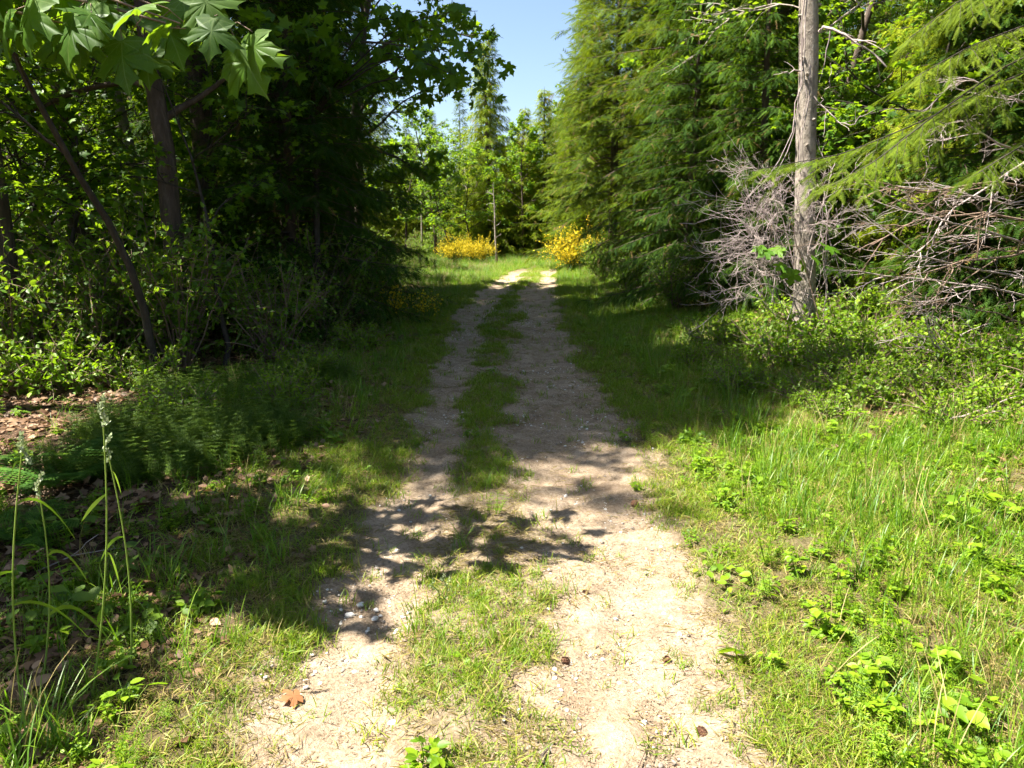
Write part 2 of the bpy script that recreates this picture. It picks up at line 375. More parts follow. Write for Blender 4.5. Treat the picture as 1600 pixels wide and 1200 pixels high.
def broadleaf(seed, H, tr, z0, spread, nprim, leaf, lsize, lmat, wmat, ntw=5, nlf=7, lean=(0, 0), wob=.05, flat=.6, trunk_pts=None, nsec=6):
    rng = np.random.default_rng(seed); wood = Geo(); lv = Geo()
    tp = curve((0, 0, -.15), (lean[0], lean[1], 1), H, 12, rng, wob, .03) if trunk_pts is None else np.array(trunk_pts, float)
    wood.tube(tp, tr * (1 - np.linspace(0, .88, len(tp))) * np.r_[1.35, np.ones(len(tp) - 1)], 9)
    LP, LD, LN = [], [], []
    for i in range(nprim):
        f = (i + .5) / nprim; t = z0 + (1 - z0) * f; p, d = along(tp, min(t, .995)); az = i * 2.399 + rng.uniform(-.4, .4)
        prof = spread * (0.55 + .75 * sin(pi * min(f * .85 + .15, 1))) * rng.uniform(.7, 1.15)
        bd = np.array([cos(az), sin(az), rng.uniform(.15, .7) + f * .7])
        bp = curve(p, bd, prof, 6, rng, .14, -.01); wood.tube(bp, np.linspace(tr * .32 * (1.1 - .7 * f), .012, 7), 5)
        for j in range(nsec):
            q, e = along(bp, .25 + .75 * (j + rng.uniform(0, 1)) / nsec); sd = e + rng.normal(0, .7, 3); sd[2] = sd[2] * .5 + .05
            sp = curve(q, sd, prof * rng.uniform(.25, .45), 4, rng, .15); wood.tube(sp, np.linspace(.012, .005, 5), 3)
            for k in range(ntw):
                u, g = along(sp, rng.uniform(.2, 1)); wd = g + rng.normal(0, .75, 3); wd[2] = wd[2] * .45 - .05
                wp = curve(u, wd, rng.uniform(.25, .55), 3, rng, .12, -.04); wood.tube(wp, np.linspace(.005, .002, 4), 3)
                for m_ in range(nlf):
                    r_, h = along(wp, (m_ + rng.uniform(0, 1)) / nlf); LP.append(r_); LD.append(h)
    LP = np.array(LP); LD = np.array(LD); n = len(LP)
    d = norm(LD * .5 + rng.normal(0, .65, (n, 3)) + np.array([0, 0, -.25])); nn = norm(np.array([0, 0, 1.0]) * flat + rng.normal(0, .42, (n, 3)))
    LP = LP + d * .03 + rng.normal(0, .03, (n, 3))
    lv.stamp(leaf, LP, frames(d, nn), lsize * rng.uniform(.55, 1.2, n), rng.uniform(0, 1, n))
    return wood.mesh('wood', wmat, True), lv.mesh('leaves', lmat)

def conifer(seed, H, tr, z0, Lb, spray, ssize, lmat, wmat, droop=.25, dens=1.0, whorl=.34, nper=5, top_pow=.85, twig_step=.11, tw_droop=.25, bare=.12):
    rng = np.random.default_rng(seed); wood = Geo(); lv = Geo()
    tp = curve((0, 0, -.15), (0, 0, 1), H + .15, 14, rng, .008); wood.tube(tp, tr * (1 - np.linspace(0, .97, 15)) * np.r_[1.3, np.ones(14)], 8)
    LP, LD, LN = [], [], []
    z = z0; b = 0
    while z < H - .25:
        for k in range(nper):
            az = b * 2.399 + rng.uniform(-.3, .3); b += 1; zz = z + rng.uniform(-.5, .5) * whorl
            f = np.clip(zz / H, 0, .99); L = max(Lb * (1 - f) ** top_pow * rng.uniform(.6, 1.15), .25)
            if rng.uniform() < .05: continue
            p, _ = along(tp, f); n = 7
            s = np.linspace(0, 1, n + 1); out = np.array([cos(az), sin(az), 0])
            rise = (.35 * f + .05) ; sag = droop * rng.uniform(.6, 1.5)
            bp = p + out * (L * s)[:, None] + np.array([0, 0, 1]) * (L * (rise * s - sag * s ** 1.7 + .12 * s ** 4))[:, None]
            side = np.array([-sin(az), cos(az), 0]); bp = bp + side * (np.cumsum(rng.normal(0, .035 * L, n + 1)))[:, None]
            wood.tube(bp, np.linspace(max(.006, tr * .16 * (1 - f)), .002, n + 1), 4)
            nt_ = max(int(L * (1 - bare) / twig_step * dens), 3)
            ts = bare + (1 - bare) * (np.arange(nt_) + rng.uniform(0, 1, nt_)) / nt_
            for t in ts:
                q, e = along(bp, t); 
                for sgn in (-1, 1):
                    tl = (.16 + .42 * (1 - abs(t - .45)) * min(L, 2.4) * .38) * rng.uniform(.55, 1.2) * (1.15 - .75 * t ** 3)
                    td = norm(e * .65 + side * sgn * .9 + np.array([0, 0, -tw_droop]) + rng.normal(0, .28, 3))
                    m = max(int(tl / (ssize * .48)), 1)
                    for j in range(m):
                        a = (j + .3) / m; LP.append(q + td * tl * a * .9 + np.array([0, 0, -.25 * tw_droop * tl * a * a])); LD.append(td + side * sgn * .25 * (1 if j % 2 else -1) + e * .3 * (-1 if j % 2 else 1))
            for q_ in np.arange(.35, 1.0, .45 * ssize / max(L, .3)):
                r_, e_ = along(bp, q_); LP.append(r_); LD.append(e_ + rng.normal(0, .35, 3))
        z += whorl * (1 - .45 * z / H)
    LP = np.array(LP); LD = np.array(LD); n = len(LP)
    d = norm(norm(LD) + rng.normal(0, .16, (n, 3)) + np.array([0, 0, -tw_droop * .5])); nn = norm(np.array([0, 0, 1.0]) + rng.normal(0, .35, (n, 3)))
    lv.stamp(spray, LP, frames(d, nn), ssize * rng.uniform(.7, 1.25, n), np.where(rng.uniform(0, 1, n) < .05, 2.0, np.clip(rng.normal(.45, .24, n), 0, 1)))
    return wood.mesh('wood', wmat, True), lv.mesh('needles', lmat)

K = {}   # kind -> list of (wood mesh, foliage mesh)
K['maple'] = [broadleaf(s, 12.5, .17, .26, 2.6, 20, MAPLE, .175, M['maple'], M['bark'], ntw=6, nlf=9) for s in (11, 12)]
K['vine'] = [broadleaf(s, 6.0, .05, .25, 1.9, 14, MAPLE, .11, M['maple'], M['darkwood'], ntw=6, nlf=7, lean=(.25, .05), wob=.14, flat=1.4) for s in (21, 22)]
K['alder'] = [broadleaf(s, 14, .14, .40, 2.2, 18, SIMPLE, .12, M['alder'], M['alderbark'], ntw=6, nlf=10) for s in (31,)]
K['fir'] = [conifer(s, 17, .20, .8, 3.7, FIRSPRAY, .30, M['fir'], M['bark'], droop=.42, whorl=.34, nper=6, twig_step=.12) for s in (41, 42)]
K['highfir'] = [conifer(44, 18, .20, 7.8, 3.9, FIRSPRAY, .34, M['fir'], M['bark'], droop=.3, whorl=.36, nper=7, twig_step=.14, top_pow=.7)]  # firs added for shade on the path, crowns raised above the view
K['midfir'] = [conifer(45, 17, .19, 3.2, 3.6, FIRSPRAY, .32, M['fir'], M['bark'], droop=.5, whorl=.36, nper=6, twig_step=.13, top_pow=.6)]
K['crook'] = [broadleaf(23, 6.0, .05, .4, 1.7, 6, MAPLE, .12, M['maple'], M['darkwood'], ntw=4, nlf=5, lean=(.2, .05), wob=.14, flat=1.4)]
K['boughfir'] = [conifer(43, 19, .24, 1.7, 4.0, FIRSPRAY, .30, M['fir'], M['bark'], droop=.45, whorl=.36, nper=6, twig_step=.12, top_pow=.6)]
K['cedar'] = [conifer(51, 13, .19, .4, 2.9, CEDARSPRAY, .25, M['cedar'], M['bark'], droop=.5, whorl=.30, nper=6, tw_droop=.7, twig_step=.11)]
K['hemlock'] = [conifer(61, 12, .14, .25, 3.0, HEMSPRAY, .23, M['hemlock'], M['bark'], droop=.38, whorl=.30, nper=6, tw_droop=.4, twig_step=.11)]
K['spire'] = [conifer(71, 17, .15, 2.0, 1.9, FIRSPRAY, .40, M['fir'], M['bark'], droop=.4, whorl=.42, nper=5, twig_step=.2, top_pow=.6)]

NAMES = {'boughfir': ('fir_tree', 'fir tree'), 'midfir': ('fir_tree', 'fir tree'), 'crook': ('vine_maple', 'small tree'), 'highfir': ('fir_tree', 'fir tree'), 'maple': ('maple_tree', 'maple tree'), 'vine': ('vine_maple', 'small tree'), 'alder': ('alder_tree', 'alder tree'), 'fir': ('fir_tree', 'fir tree'),
         'cedar': ('cedar_tree', 'cedar tree'), 'hemlock': ('hemlock_tree', 'hemlock tree'), 'spire': ('fir_tree', 'fir tree')}
def tree(kind, var, x, y, rz, scl, label, group=None):
    nm, cat = NAMES[kind]
    t = empty(nm, (x, y, gz1(x, y)), rz, scl); tag(t, label, cat, group)
    w, l = K[kind][var % len(K[kind])]
    obj('trunk', w, t); obj('crown', l, t)
    return t

# ------------------------------------------------------------------ trees, left of the path
GL = 'trees along the left of the path'; GI = 'trees deep in the left wood'; GR = 'trees along the right of the path'; GF = 'trees at the far end of the path'
TREES = [
 ('maple', 0, -4.9, 10.4, .3, 1.0, 'tall maple with thick fissured brown trunk in the shaded left wood', GL),
 ('crook', 0, -4.3, 8.6, 2.9, 1.1, 'small maple with thin dark crooked stem left of the fissured trunk', GL),
 ('alder', 0, -5.8, 7.0, 1.9, .86, 'unseen slim alder added beyond the left edge to shade the path', GL),  # out of view, added so its high crown shades the path
 ('hemlock', 0, -4.1, 13.4, 0.7, .95, 'dark hemlock in deep shade right of the fissured maple trunk', GL),
 ('hemlock', 0, -4.4, 16.3, 2.9, 1.0, 'dark hemlock with low boughs reaching towards the path', GL),
 ('maple', 1, -4.6, 15.0, 3.3, .95, 'dark maple rising above the two shaded hemlocks', GL),
 ('maple', 0, -4.5, 19.5, 4.4, 1.0, 'maple with bright backlit leaves beside the gap of sky', GL),
 ('maple', 1, -5.3, 24.0, 5.6, 1.0, 'farther maple with sunny yellow-green leaves left of the clearing', GL),
 ('hemlock', 0, -6.0, 20.5, 1.2, 1.05, 'hemlock hidden in shade behind the bright backlit maple', GL),
 ('highfir', 1, -7.4, 12.4, 4.1, 1.1, 'tall dark fir rising behind the fissured maple trunk', GL),
 ('highfir', 0, -5.7, 13.6, 5.1, 1.1, 'tall dark fir behind the first shaded hemlock', GL),
 ('highfir', 1, -5.8, 17.4, .6, 1.1, 'tall dark fir behind the second shaded hemlock', GL),
 ('highfir', 0, -6.4, 21.8, 2.6, 1.05, 'tall dark fir behind the sunny yellow-green maple', GL),
 ('highfir', 0, -6.6, 9.2, 1.6, 1.05, 'tall dark fir whose high boughs shade the left floor', GL),
 ('highfir', 0, -6.2, 7.0, 4.6, 1.0, 'unseen tall fir added beyond the left edge for shade, nearest of the left firs', GL),  # added outside the frame to extend the shade across the path
 ('crook', 0, -4.0, 9.6, .8, .8, 'small leafy maple in front of the fissured trunk', GL),
 ('vine', 1, -8.6, 8.9, 5.3, 1.0, 'sunlit small maple farthest towards the left edge', GL),
 ('vine', 0, -10.6, 13.6, .3, 1.2, 'sunlit small maple deep between the pale trunks', GL),
 ('vine', 1, -9.4, 14.9, 3.3, 1.15, 'sunlit small maple behind the leftmost pale trunk', GL),
 ('vine', 0, -11.6, 16.5, 4.3, 1.2, 'glowing small maple deep in the left wood', GL),
 ('vine', 1, -9.9, 18.8, .3, 1.2, 'glowing small maple beyond the farthest pale trunk', GL),
 ('vine', 0, -13.2, 19.5, 2.3, 1.3, 'sunny small maple at the very back of the left wood', GL),
 ('vine', 0, -7.7, 9.8, 1.4, .85, 'small maple with sunlit leaves at the very left edge', GL),
 ('vine', 1, -9.2, 11.6, 2.9, 1.0, 'sunlit small maple farther back at the left edge', GL),
 ('vine', 1, -6.6, 10.6, 0.4, .9, 'small maple with bright yellow-green layered leaves at the left edge', GL),
 ('vine', 0, -7.6, 12.2, 3.9, 1.0, 'small maple with glowing leaves among the pale trunks', GL),
 ('vine', 1, -5.8, 12.6, 5.0, .9, 'small maple in the shade behind the fissured trunk', GL),
 ('alder', 0, -8.2, 13.6, 0.0, 1.0, 'slender pale alder, leftmost of the pale trunks', GI),
 ('alder', 1, -7.9, 15.6, 2.0, 1.0, 'slender pale alder in the middle of the pale trunks', GI),
 ('alder', 0, -8.8, 18.2, 4.0, 1.1, 'slender pale alder, farthest of the pale trunks', GI),
 ('alder', 1, -11.5, 24.5, 1.0, 1.0, 'pale alder standing deep in the left wood', GI),
 ('alder', 0, -13.5, 23.5, 3.0, 1.1, 'pale alder far back in the left wood', GI),
 ('hemlock', 0, -7.3, 17.5, 4.4, .9, 'shaded hemlock between the pale alder trunks', GI),
 ('hemlock', 0, -10.5, 23.0, 5.4, 1.1, 'dark hemlock closing the back of the left wood', GI),
 ('cedar', 0, -13.5, 26.0, 3.4, 1.1, 'cedar at the back of the left wood', GI),
 ('maple', 0, -9.5, 27.5, 1.5, 1.0, 'maple behind the sunny maple left of the clearing', GI),
 ('fir', 1, -10.5, 34.0, 0.5, .8, 'fir beyond the shaded grass left of the clearing', GF),
 ('maple', 1, -8.0, 38.5, 2.2, .75, 'round bright maple at the left of the clearing', GF),
 # far end
 ('cedar', 0, -1.6, 51.0, 0.3, (1.5, 1.5, 1.1), 'sunlit yellow-green cedar behind the thin dead sapling', GF),
 ('spire', 0, -1.7, 60.0, 1.0, 1.0, 'thin spired fir rising against the sky above the sunlit cedar', GF),
 ('spire', 0, -4.6, 66.0, 2.0, .85, 'low far spire of fir seen in the gap of sky', GF),
 ('maple', 0, -5.0, 47.5, 1.0, .72, 'sunny yellow-green maple left of the far cedar', GF),
 ('cedar', 0, 0.6, 54.0, 4.0, (1.3, 1.3, .8), 'cedar closing the end of the path', GF),
 ('alder', 0, 2.0, 58.0, 4.4, .75, 'alder beyond the bend of the path', GF),
 ('maple', 1, 0.8, 49.0, 3.0, .66, 'rounded sunlit maple right of the far cedar', GF),
 ('vine', 0, -2.6, 49.0, 4.0, 1.2, 'sunlit small maple behind the left broom bushes', GF),
 ('vine', 1, -3.9, 44.0, 2.0, 1.1, 'light green bushy maple left of the sunlit cedar', GF),
 ('alder', 0, -6.3, 50.0, 3.0, .62, 'light green alder at the back left of the clearing', GF),
 ('cedar', 0, 2.3, 50.0, 2.0, (1.4, 1.4, .85), 'drooping cedar at the bend of the path', GF),
 ('fir', 0, 4.5, 46.0, 4.0, .95, 'tall fir standing behind the right broom bush', GF),
 ('fir', 1, 3.9, 36.5, 5.0, .9, 'fir on the right of the path above the broom bush', GR),
 # right
 ('hemlock', 0, 5.3, 23.0, 5.9, .85, 'dark hemlock half hiding the right broom bush', GR),
 ('boughfir', 0, 5.0, 20.5, 0.9, 1.0, 'big fir with long dark boughs over the right of the path', GR),
 ('midfir', 0, 3.9, 28.0, 2.4, .98, 'sunlit fir behind the big dark-boughed fir', GR),
 ('hemlock', 0, 4.1, 16.9, 2.0, .85, 'dark low hemlock at the shaded right edge of the path', GR),
 ('hemlock', 0, 5.0, 14.4, 4.2, .78, 'dark hemlock between the path and the pale alder trunk', GR),
 ('maple', 0, 7.0, 16.6, 3.8, .8, 'maple with bright leaves behind the pale alder trunk', GR),
 ('fir', 1, 7.4, 20.6, 3.0, 1.0, 'fir behind the bright-leaved maple', GR),
 ('hemlock', 0, 6.9, 10.6, 4.0, .66, 'small hemlock right behind the tangle of dead branches', GR),
 ('hemlock', 0, 7.5, 8.4, 2.2, .7, 'small hemlock in the dark at the right edge', GR),
 ('vine', 0, 6.0, 14.6, .8, .95, 'small maple with sunlit leaves left of the pale alder trunk', GR),
 ('vine', 1, 7.2, 11.9, 2.5, 1.05, 'small maple with broad leaves behind the sunlit bough', GR),
 ('vine', 0, 8.8, 10.6, 4.5, 1.05, 'small maple in shade near the upper right corner', GR),
 ('cedar', 0, 8.3, 13.6, 1.0, .85, 'cedar with drooping sprays behind the dead branches', GR),
 ('cedar', 0, 9.6, 15.3, 3.1, .95, 'cedar in the dark of the right wood', GR),
 ('hemlock', 0, 9.4, 11.7, 5.1, .95, 'shaded hemlock at the far right behind the dead branches', GR),
 ('fir', 0, 11.2, 18.8, 1.4, 1.1, 'fir deep in the right wood', GR),
 ('maple', 1, 10.4, 13.4, 0.2, .95, 'maple with leaves lit at the upper right', GR),
 ('fir', 0, 6.6, 31.0, 1.9, 1.0, 'fir on the right beyond the sunlit fir', GR),
]
for a in TREES: tree(*a)

# the near maple, bough and large leaves over the camera's left
def near_maple():
    x, y = -6.1, 3.1; t = empty('maple_tree', (x, y, gz1(x, y)))
    tag(t, 'near maple with large leaves hanging into the upper left corner', 'maple tree', GL)
    w, l = broadleaf(81, 5.7, .12, .46, 1.9, 15, MAPLE, .20, M['maple'], M['darkwood'], ntw=5, nlf=6)
    obj('trunk', w, t); obj('crown', l, t)
    rng = np.random.default_rng(82)
    lm = [Geo() for _ in range(5)]
    metal = []
    for g in lm:
        tm = big_maple(rng); g.stamp(tm, np.zeros((1, 3)), np.eye(3)[None], np.ones(1), np.array([rng.uniform(.2, .8)])); metal.append(g.mesh('leaf', M['bigmaple'], True))
    base = np.array([x, y, gz1(x, y)])
    def bough(p0, p1, n, sag):
        wood = Geo(); s = np.linspace(0, 1, 9)
        pts = p0 + (p1 - p0) * s[:, None] + np.array([0, 0, 1]) * (sag * np.sin(pi * s))[:, None] + np.cumsum(rng.normal(0, .03, (9, 3)), 0)
        wood.tube(pts - base, np.linspace(.022, .004, 9), 6)
        spots = []
        for k in range(n):
            tt = .25 + .75 * (k + rng.uniform(0, 1)) / n; q, e = along(pts, tt)
            off = norm(np.array([rng.normal(0, 1), rng.normal(0, 1), rng.normal(-.1, .4)])) * rng.uniform(.10, .28)
            wood.tube(np.array([q, q + off * .6 + np.array([0, 0, .02]), q + off]) - base, [.003, .0025, .002], 4); spots.append((q + off, off))
        b = obj('branch', wood.mesh('branch', M['browntwig'], True), t)
        for p, off in spots:
            d = norm(off * 2.5 + np.array([rng.normal(0, .3), rng.normal(-.25, .3), -.55])); nn = norm(np.array([rng.normal(-.1, .35), -.45 + rng.normal(0, .3), 1.0]))
            R = frames(d[None], nn[None])[0]; o = obj('leaf', metal[rng.integers(5)], b)
            sc = rng.uniform(.14, .25); o.matrix_local = Matrix.Translation(Vector(p - base)) @ Matrix(R.tolist()).to_4x4() @ Matrix.Scale(sc, 4)
    root = base + np.array([.2, .1, 3.4])
    for px, py, dd, n, sg in ((375, 95, 3.9, 20, .2), (290, 70, 3.8, 20, .15), (180, 55, 4.0, 20, .1), (80, 40, 4.2, 18, .1), (330, 5, 4.1, 18, .2), (210, -10, 4.3, 18, .2), (20, 5, 4.4, 16, .1), (420, -60, 4.3, 20, .2), (300, -90, 4.6, 16, .2)):
        bough(root + rng.normal(0, .15, 3), at(px, py, dd), n, sg)
    wood = Geo(); pts = np.array([root, at(60, -60, 4.3), at(180, -20, 4.0), at(300, 10, 3.85), at(350, 40, 3.8)]) - base; wood.tube(pts, [.02, .012, .009, .006, .004], 6); lf = []
    for px, py, sc in ((372, 70, .26), (335, 25, .2), (255, 25, .25), (190, 60, .25), (285, -5, .2), (120, 15, .26), (55, -5, .25), (395, 50, .2), (230, 70, .2), (150, -15, .24), (10, 20, .22), (310, -20, .22), (90, 50, .18)):
        p = at(px, py, 3.8 + rng.uniform(-.15, .15)) - base; k = np.argmin(np.linalg.norm(pts - p, axis=1)); wood.tube(np.array([pts[k], (pts[k] + p) / 2 + [0, 0, .03], p]), [.003, .0025, .002], 4); lf.append((p, sc))
    b = obj('branch', wood.mesh('branch', M['browntwig'], True), t)
    for p, sc in lf:
        R = frames(np.array([[rng.normal(.15, .3), -.25, -.85]]), np.array([[rng.normal(-.25, .3), -.75, .75 + rng.normal(0, .15)]]))[0]; o = obj('leaf', metal[rng.integers(5)], b); o.matrix_local = Matrix.Translation(Vector(p)) @ Matrix(R.tolist()).to_4x4() @ Matrix.Scale(sc, 4)
near_maple()

# ------------------------------------------------------------------ instanced ground cover (stuff)
def tuft(name, rng, n, h, wd, spreadr, bend, mat, seg=3):
    g = Geo()
    for k in range(n):
        az = rng.uniform(0, 2 * pi); r = spreadr * math.sqrt(rng.uniform()); base = np.array([r * cos(az), r * sin(az), -.01])
        ha = rng.uniform(0, 2 * pi); hh = h * rng.uniform(.45, 1.1); bd = bend * rng.uniform(.3, 1.4)
        o = np.array([cos(ha), sin(ha), 0]); sd = np.array([-sin(ha), cos(ha), 0]) * wd * rng.uniform(.6, 1.2)
        v = []; 
        for j in range(seg):
            s = j / seg; c = base + np.array([0, 0, 1]) * hh * (s - .35 * bd * s * s) + o * hh * bd * s ** 1.8; wv = 1 - .5 * s
            v += [c - sd * wv, c + sd * wv]
        v.append(base + np.array([0, 0, 1]) * hh * (1 - .35 * bd) + o * hh * bd)
        ts = []
        for j in range(seg - 1): b = 2 * j; ts += [(b, b + 1, b + 3), (b, b + 3, b + 2)]
        b = 2 * (seg - 1); ts.append((b, b + 1, b + 2))
        g.add(np.array(v), np.array(ts), np.full(len(ts), rng.uniform()))
    return g.mesh(name, mat)
def weed(name, rng, stems, h, leaf, ls, mat, per=4, whorl=0, spreadr=.05, trif=False, lean=.5):
    g = Geo(); LP, LD, LN, SC = [], [], [], []
    for k in range(stems):
        az = rng.uniform(0, 2 * pi); p0 = np.array([cos(az), sin(az), 0]) * spreadr * rng.uniform(0, 1); hh = h * rng.uniform(.5, 1.15)
        pts = curve(p0, (lean * cos(az) * rng.uniform(0, 1), lean * sin(az) * rng.uniform(0, 1), 1), hh, 4, rng, .12)
        g.tube(pts, np.linspace(.0022, .0012, 5), 3, .3)
        if whorl:
            for j in range(per):
                q, e = along(pts, (j + 1) / per); a0 = rng.uniform(0, 6.28)
                for m_ in range(whorl):
                    a = a0 + m_ * 2 * pi / whorl; LP.append(q); LD.append((cos(a), sin(a), .25)); LN.append((0, 0, 1)); SC.append(ls * rng.uniform(.7, 1.1) * (1.1 - .5 * j / per))
        else:
            for j in range(per):
                q, e = along(pts, .35 + .65 * (j + rng.uniform(0, 1)) / per); a = az + j * 2.4 + rng.normal(0, .3)
                offs = (-.9, 0, .9) if trif else (0,)
                ct = q + np.array([cos(a), sin(a), .1]) * ls * .5
                if trif: g.tube(np.array([q, ct]), [.0012, .001], 3, .3)
                for o in offs: LP.append(ct if trif else q); LD.append((cos(a + o), sin(a + o), rng.normal(0, .25))); LN.append((rng.normal(0, .25), rng.normal(0, .25), 1)); SC.append(ls * rng.uniform(.7, 1.15))
    LP = np.array(LP); n = len(LP)
    g.stamp(leaf, LP, frames(np.array(LD, float), np.array(LN, float)), np.array(SC), rng.uniform(0, 1, n))
    return g.mesh(name, mat)

def scatter(name, protos, x, y, scl, rng, label, tilt=.12, dz=0.0, squash=None, onz=None):
    """one object of points that carries the prototypes as geometry-node instances"""
    c = bpy.data.collections.new(name + '_source')
    for k, me in enumerate(protos):
        if isinstance(me, tuple):
            sc_ = bpy.data.collections.new('%s_source_%02d' % (name, k)); c.children.link(sc_)
            for q in me: sc_.objects.link(bpy.data.objects.new('%s_source_%02d' % (name, k), q))
            continue
        o = bpy.data.objects.new('%s_source_%02d' % (name, k), me); c.objects.link(o)
    n = len(x); z = gz(x, y) + dz
    me = bpy.data.meshes.new(name); me.vertices.add(n); me.vertices.foreach_set('co', np.stack([x, y, z], -1).astype(np.float32).ravel())
    rot = np.stack([rng.normal(0, tilt, n), rng.normal(0, tilt, n), rng.uniform(0, 2 * pi, n)], -1).astype(np.float32)
    a = me.attributes.new('rot', 'FLOAT_VECTOR', 'POINT'); a.data.foreach_set('vector', rot.ravel())
    a = me.attributes.new('scl', 'FLOAT', 'POINT'); a.data.foreach_set('value', np.asarray(scl, np.float32))
    a = me.attributes.new('pick', 'INT', 'POINT'); a.data.foreach_set('value', rng.integers(0, len(protos), n).astype(np.int32))
    o = obj(name, me); o['kind'] = 'stuff'; o['label'] = label; o['category'] = name.replace('_', ' ')
    ng = bpy.data.node_groups.new(name, 'GeometryNodeTree')
    ng.interface.new_socket('Geometry', in_out='INPUT', socket_type='NodeSocketGeometry'); ng.interface.new_socket('Geometry', in_out='OUTPUT', socket_type='NodeSocketGeometry')
    N = ng.nodes; gi = N.new('NodeGroupInput'); go = N.new('NodeGroupOutput'); ip = N.new('GeometryNodeInstanceOnPoints'); ci = N.new('GeometryNodeCollectionInfo')
    ci.inputs['Collection'].default_value = c; ci.inputs['Separate Children'].default_value = True; ci.inputs['Reset Children'].default_value = True
    def na(nm, ty):
        q = N.new('GeometryNodeInputNamedAttribute'); q.data_type = ty; q.inputs['Name'].default_value = nm; return q.outputs['Attribute']
    e2r = N.new('FunctionNodeEulerToRotation')
    Lk = ng.links.new
    Lk(gi.outputs[0], ip.inputs['Points']); Lk(ci.outputs[0], ip.inputs['Instance']); ip.inputs['Pick Instance'].default_value = True
    Lk(na('pick', 'INT'), ip.inputs['Instance Index']); Lk(na('rot', 'FLOAT_VECTOR'), e2r.inputs[0]); Lk(e2r.outputs[0], ip.inputs['Rotation']); Lk(na('scl', 'FLOAT'), ip.inputs['Scale'])
    Lk(ip.outputs[0], go.inputs[0])
    md = o.modifiers.new('scatter', 'NODES'); md.node_group = ng
    return o

def sample(rng, n, x0, x1, y0, y1, dens):
    """rejection sampling, denser near the camera; dens(x, y) in 0..1"""
    u = rng.uniform(0, 1, n); y = y0 * (y1 / y0) ** u; x = rng.uniform(x0, x1, n)
    k = rng.uniform(0, 1, n) < dens(x, y); return x[k], y[k]
rs = np.random.default_rng(100)
# short turf: centre strip and both verges
def d_short(x, y):
    b, s = masks(x, y); dl = L_OUT(y) - x; dr = x - R_OUT(y); patch = sstep(.34, .52, fbm(x * 1.7, y * 1.7, 5))
    verge = (np.where(dl > 0, np.exp(-(dl / 1.1) ** 2), 0) + np.where(dr > 0, np.exp(-(np.maximum(dr, 0) / 3.0) ** 2), 0)) * (1 - b)
    return np.clip((s * (.12 + .88 * patch) * (.72 + .28 * sstep(3.2, 6, y)) + verge * (.3 + .7 * patch) + .02 * b) * np.clip(.5 + y / 20, 0, 1), 0, 1)
SH = [tuft('short_%d' % k, rs, 13, .075, .0022, .045, .7, M['grass']) for k in range(4)] + [tuft('shortdry', rs, 10, .07, .002, .05, .9, M['dryblade'])]
x, y = sample(rs, 190000, -3.2, 6.0, 1.7, 46, d_short)
scatter('grass', SH, x, y, rs.uniform(.45, 1.25, len(x)) * (1 + y / 26), rs, 'short yellow-green grass on the middle strip and verges of the path', .2)
# taller grass
def d_tall(x, y):
    b, s = masks(x, y); dl = L_OUT(y) - x; dr = x - R_OUT(y); patch = sstep(.36, .55, fbm(x * .9, y * .9, 15))
    r = sstep(.25, 1.1, dr) * 1.3 * np.exp(-(np.maximum(dr - 1.6, 0) / 2.2) ** 2) * (.25 + .75 * patch)
    l = sstep(.15, .7, dl) * np.exp(-(np.maximum(dl - .9, 0) / 1.5) ** 2) * (.2 + .8 * patch) * (.35 + .65 * sstep(7, 12, y))
    far = sstep(22, 27, y) * ((dl > 0) | (dr > 0) | (y > 36)) * (np.abs(x) < 9)
    st = s * .05 * patch
    return np.clip((r + l) * (1 - b) + far + st, 0, 1) * np.clip(.25 + y / 18, 0, 1)
TA = [tuft('tall_%d' % k, rs, 12, (.30, .22, .36, .26)[k], .0034, .07, (.55, .9, .45, .7)[k], M['tallgrass'], 4) for k in range(4)] + [tuft('tall_dry', rs, 7, .34, .0022, .07, .5, M['dryblade'], 4)]
x, y = sample(rs, 60000, -9, 9.0, 1.8, 60, d_tall)
scatter('tall_grass', TA, x, y, rs.uniform(.45, 1.2, len(x)) * (1 + sstep(8, 30, y) * .25), rs, 'longer green grass along the edges of the path and in the clearing', .15)
# low broad-leaved weeds on the right verge and the left floor
def d_weed(x, y):
    b, s = masks(x, y); dl = L_OUT(y) - x; dr = x - R_OUT(y); patch = sstep(.36, .50, fbm(x * 1.3, y * 1.3, 25))
    r = sstep(-.05, .7, dr) * (.15 + .85 * patch) * (x < 7); l = sstep(.1, .9, dl) * (.1 + .5 * patch) * (x > -7)
    return np.clip((r + l) * (1 - b * .9) + s * .10 * patch, 0, 1) * np.clip(.3 + y / 14, 0, 1)
WE = [weed('weed_%d' % k, rs, 4, .10, OVATE, .036, M['weed'], 3, trif=True) for k in range(2)] + [weed('weed_s%d' % k, rs, 8, .08, OVATE, .022, M['weed'], 5) for k in range(3)] + [weed('weed_c%d' % k, rs, 5, .13, NARROW, .026, M['weed'], 5, whorl=6) for k in range(2)]
x, y = sample(rs, 17000, -6, 8.0, 1.8, 24, d_weed)
scatter('weeds', WE, x, y, rs.uniform(.6, 1.5, len(x)), rs, 'low leafy green weeds beside the path', .2)
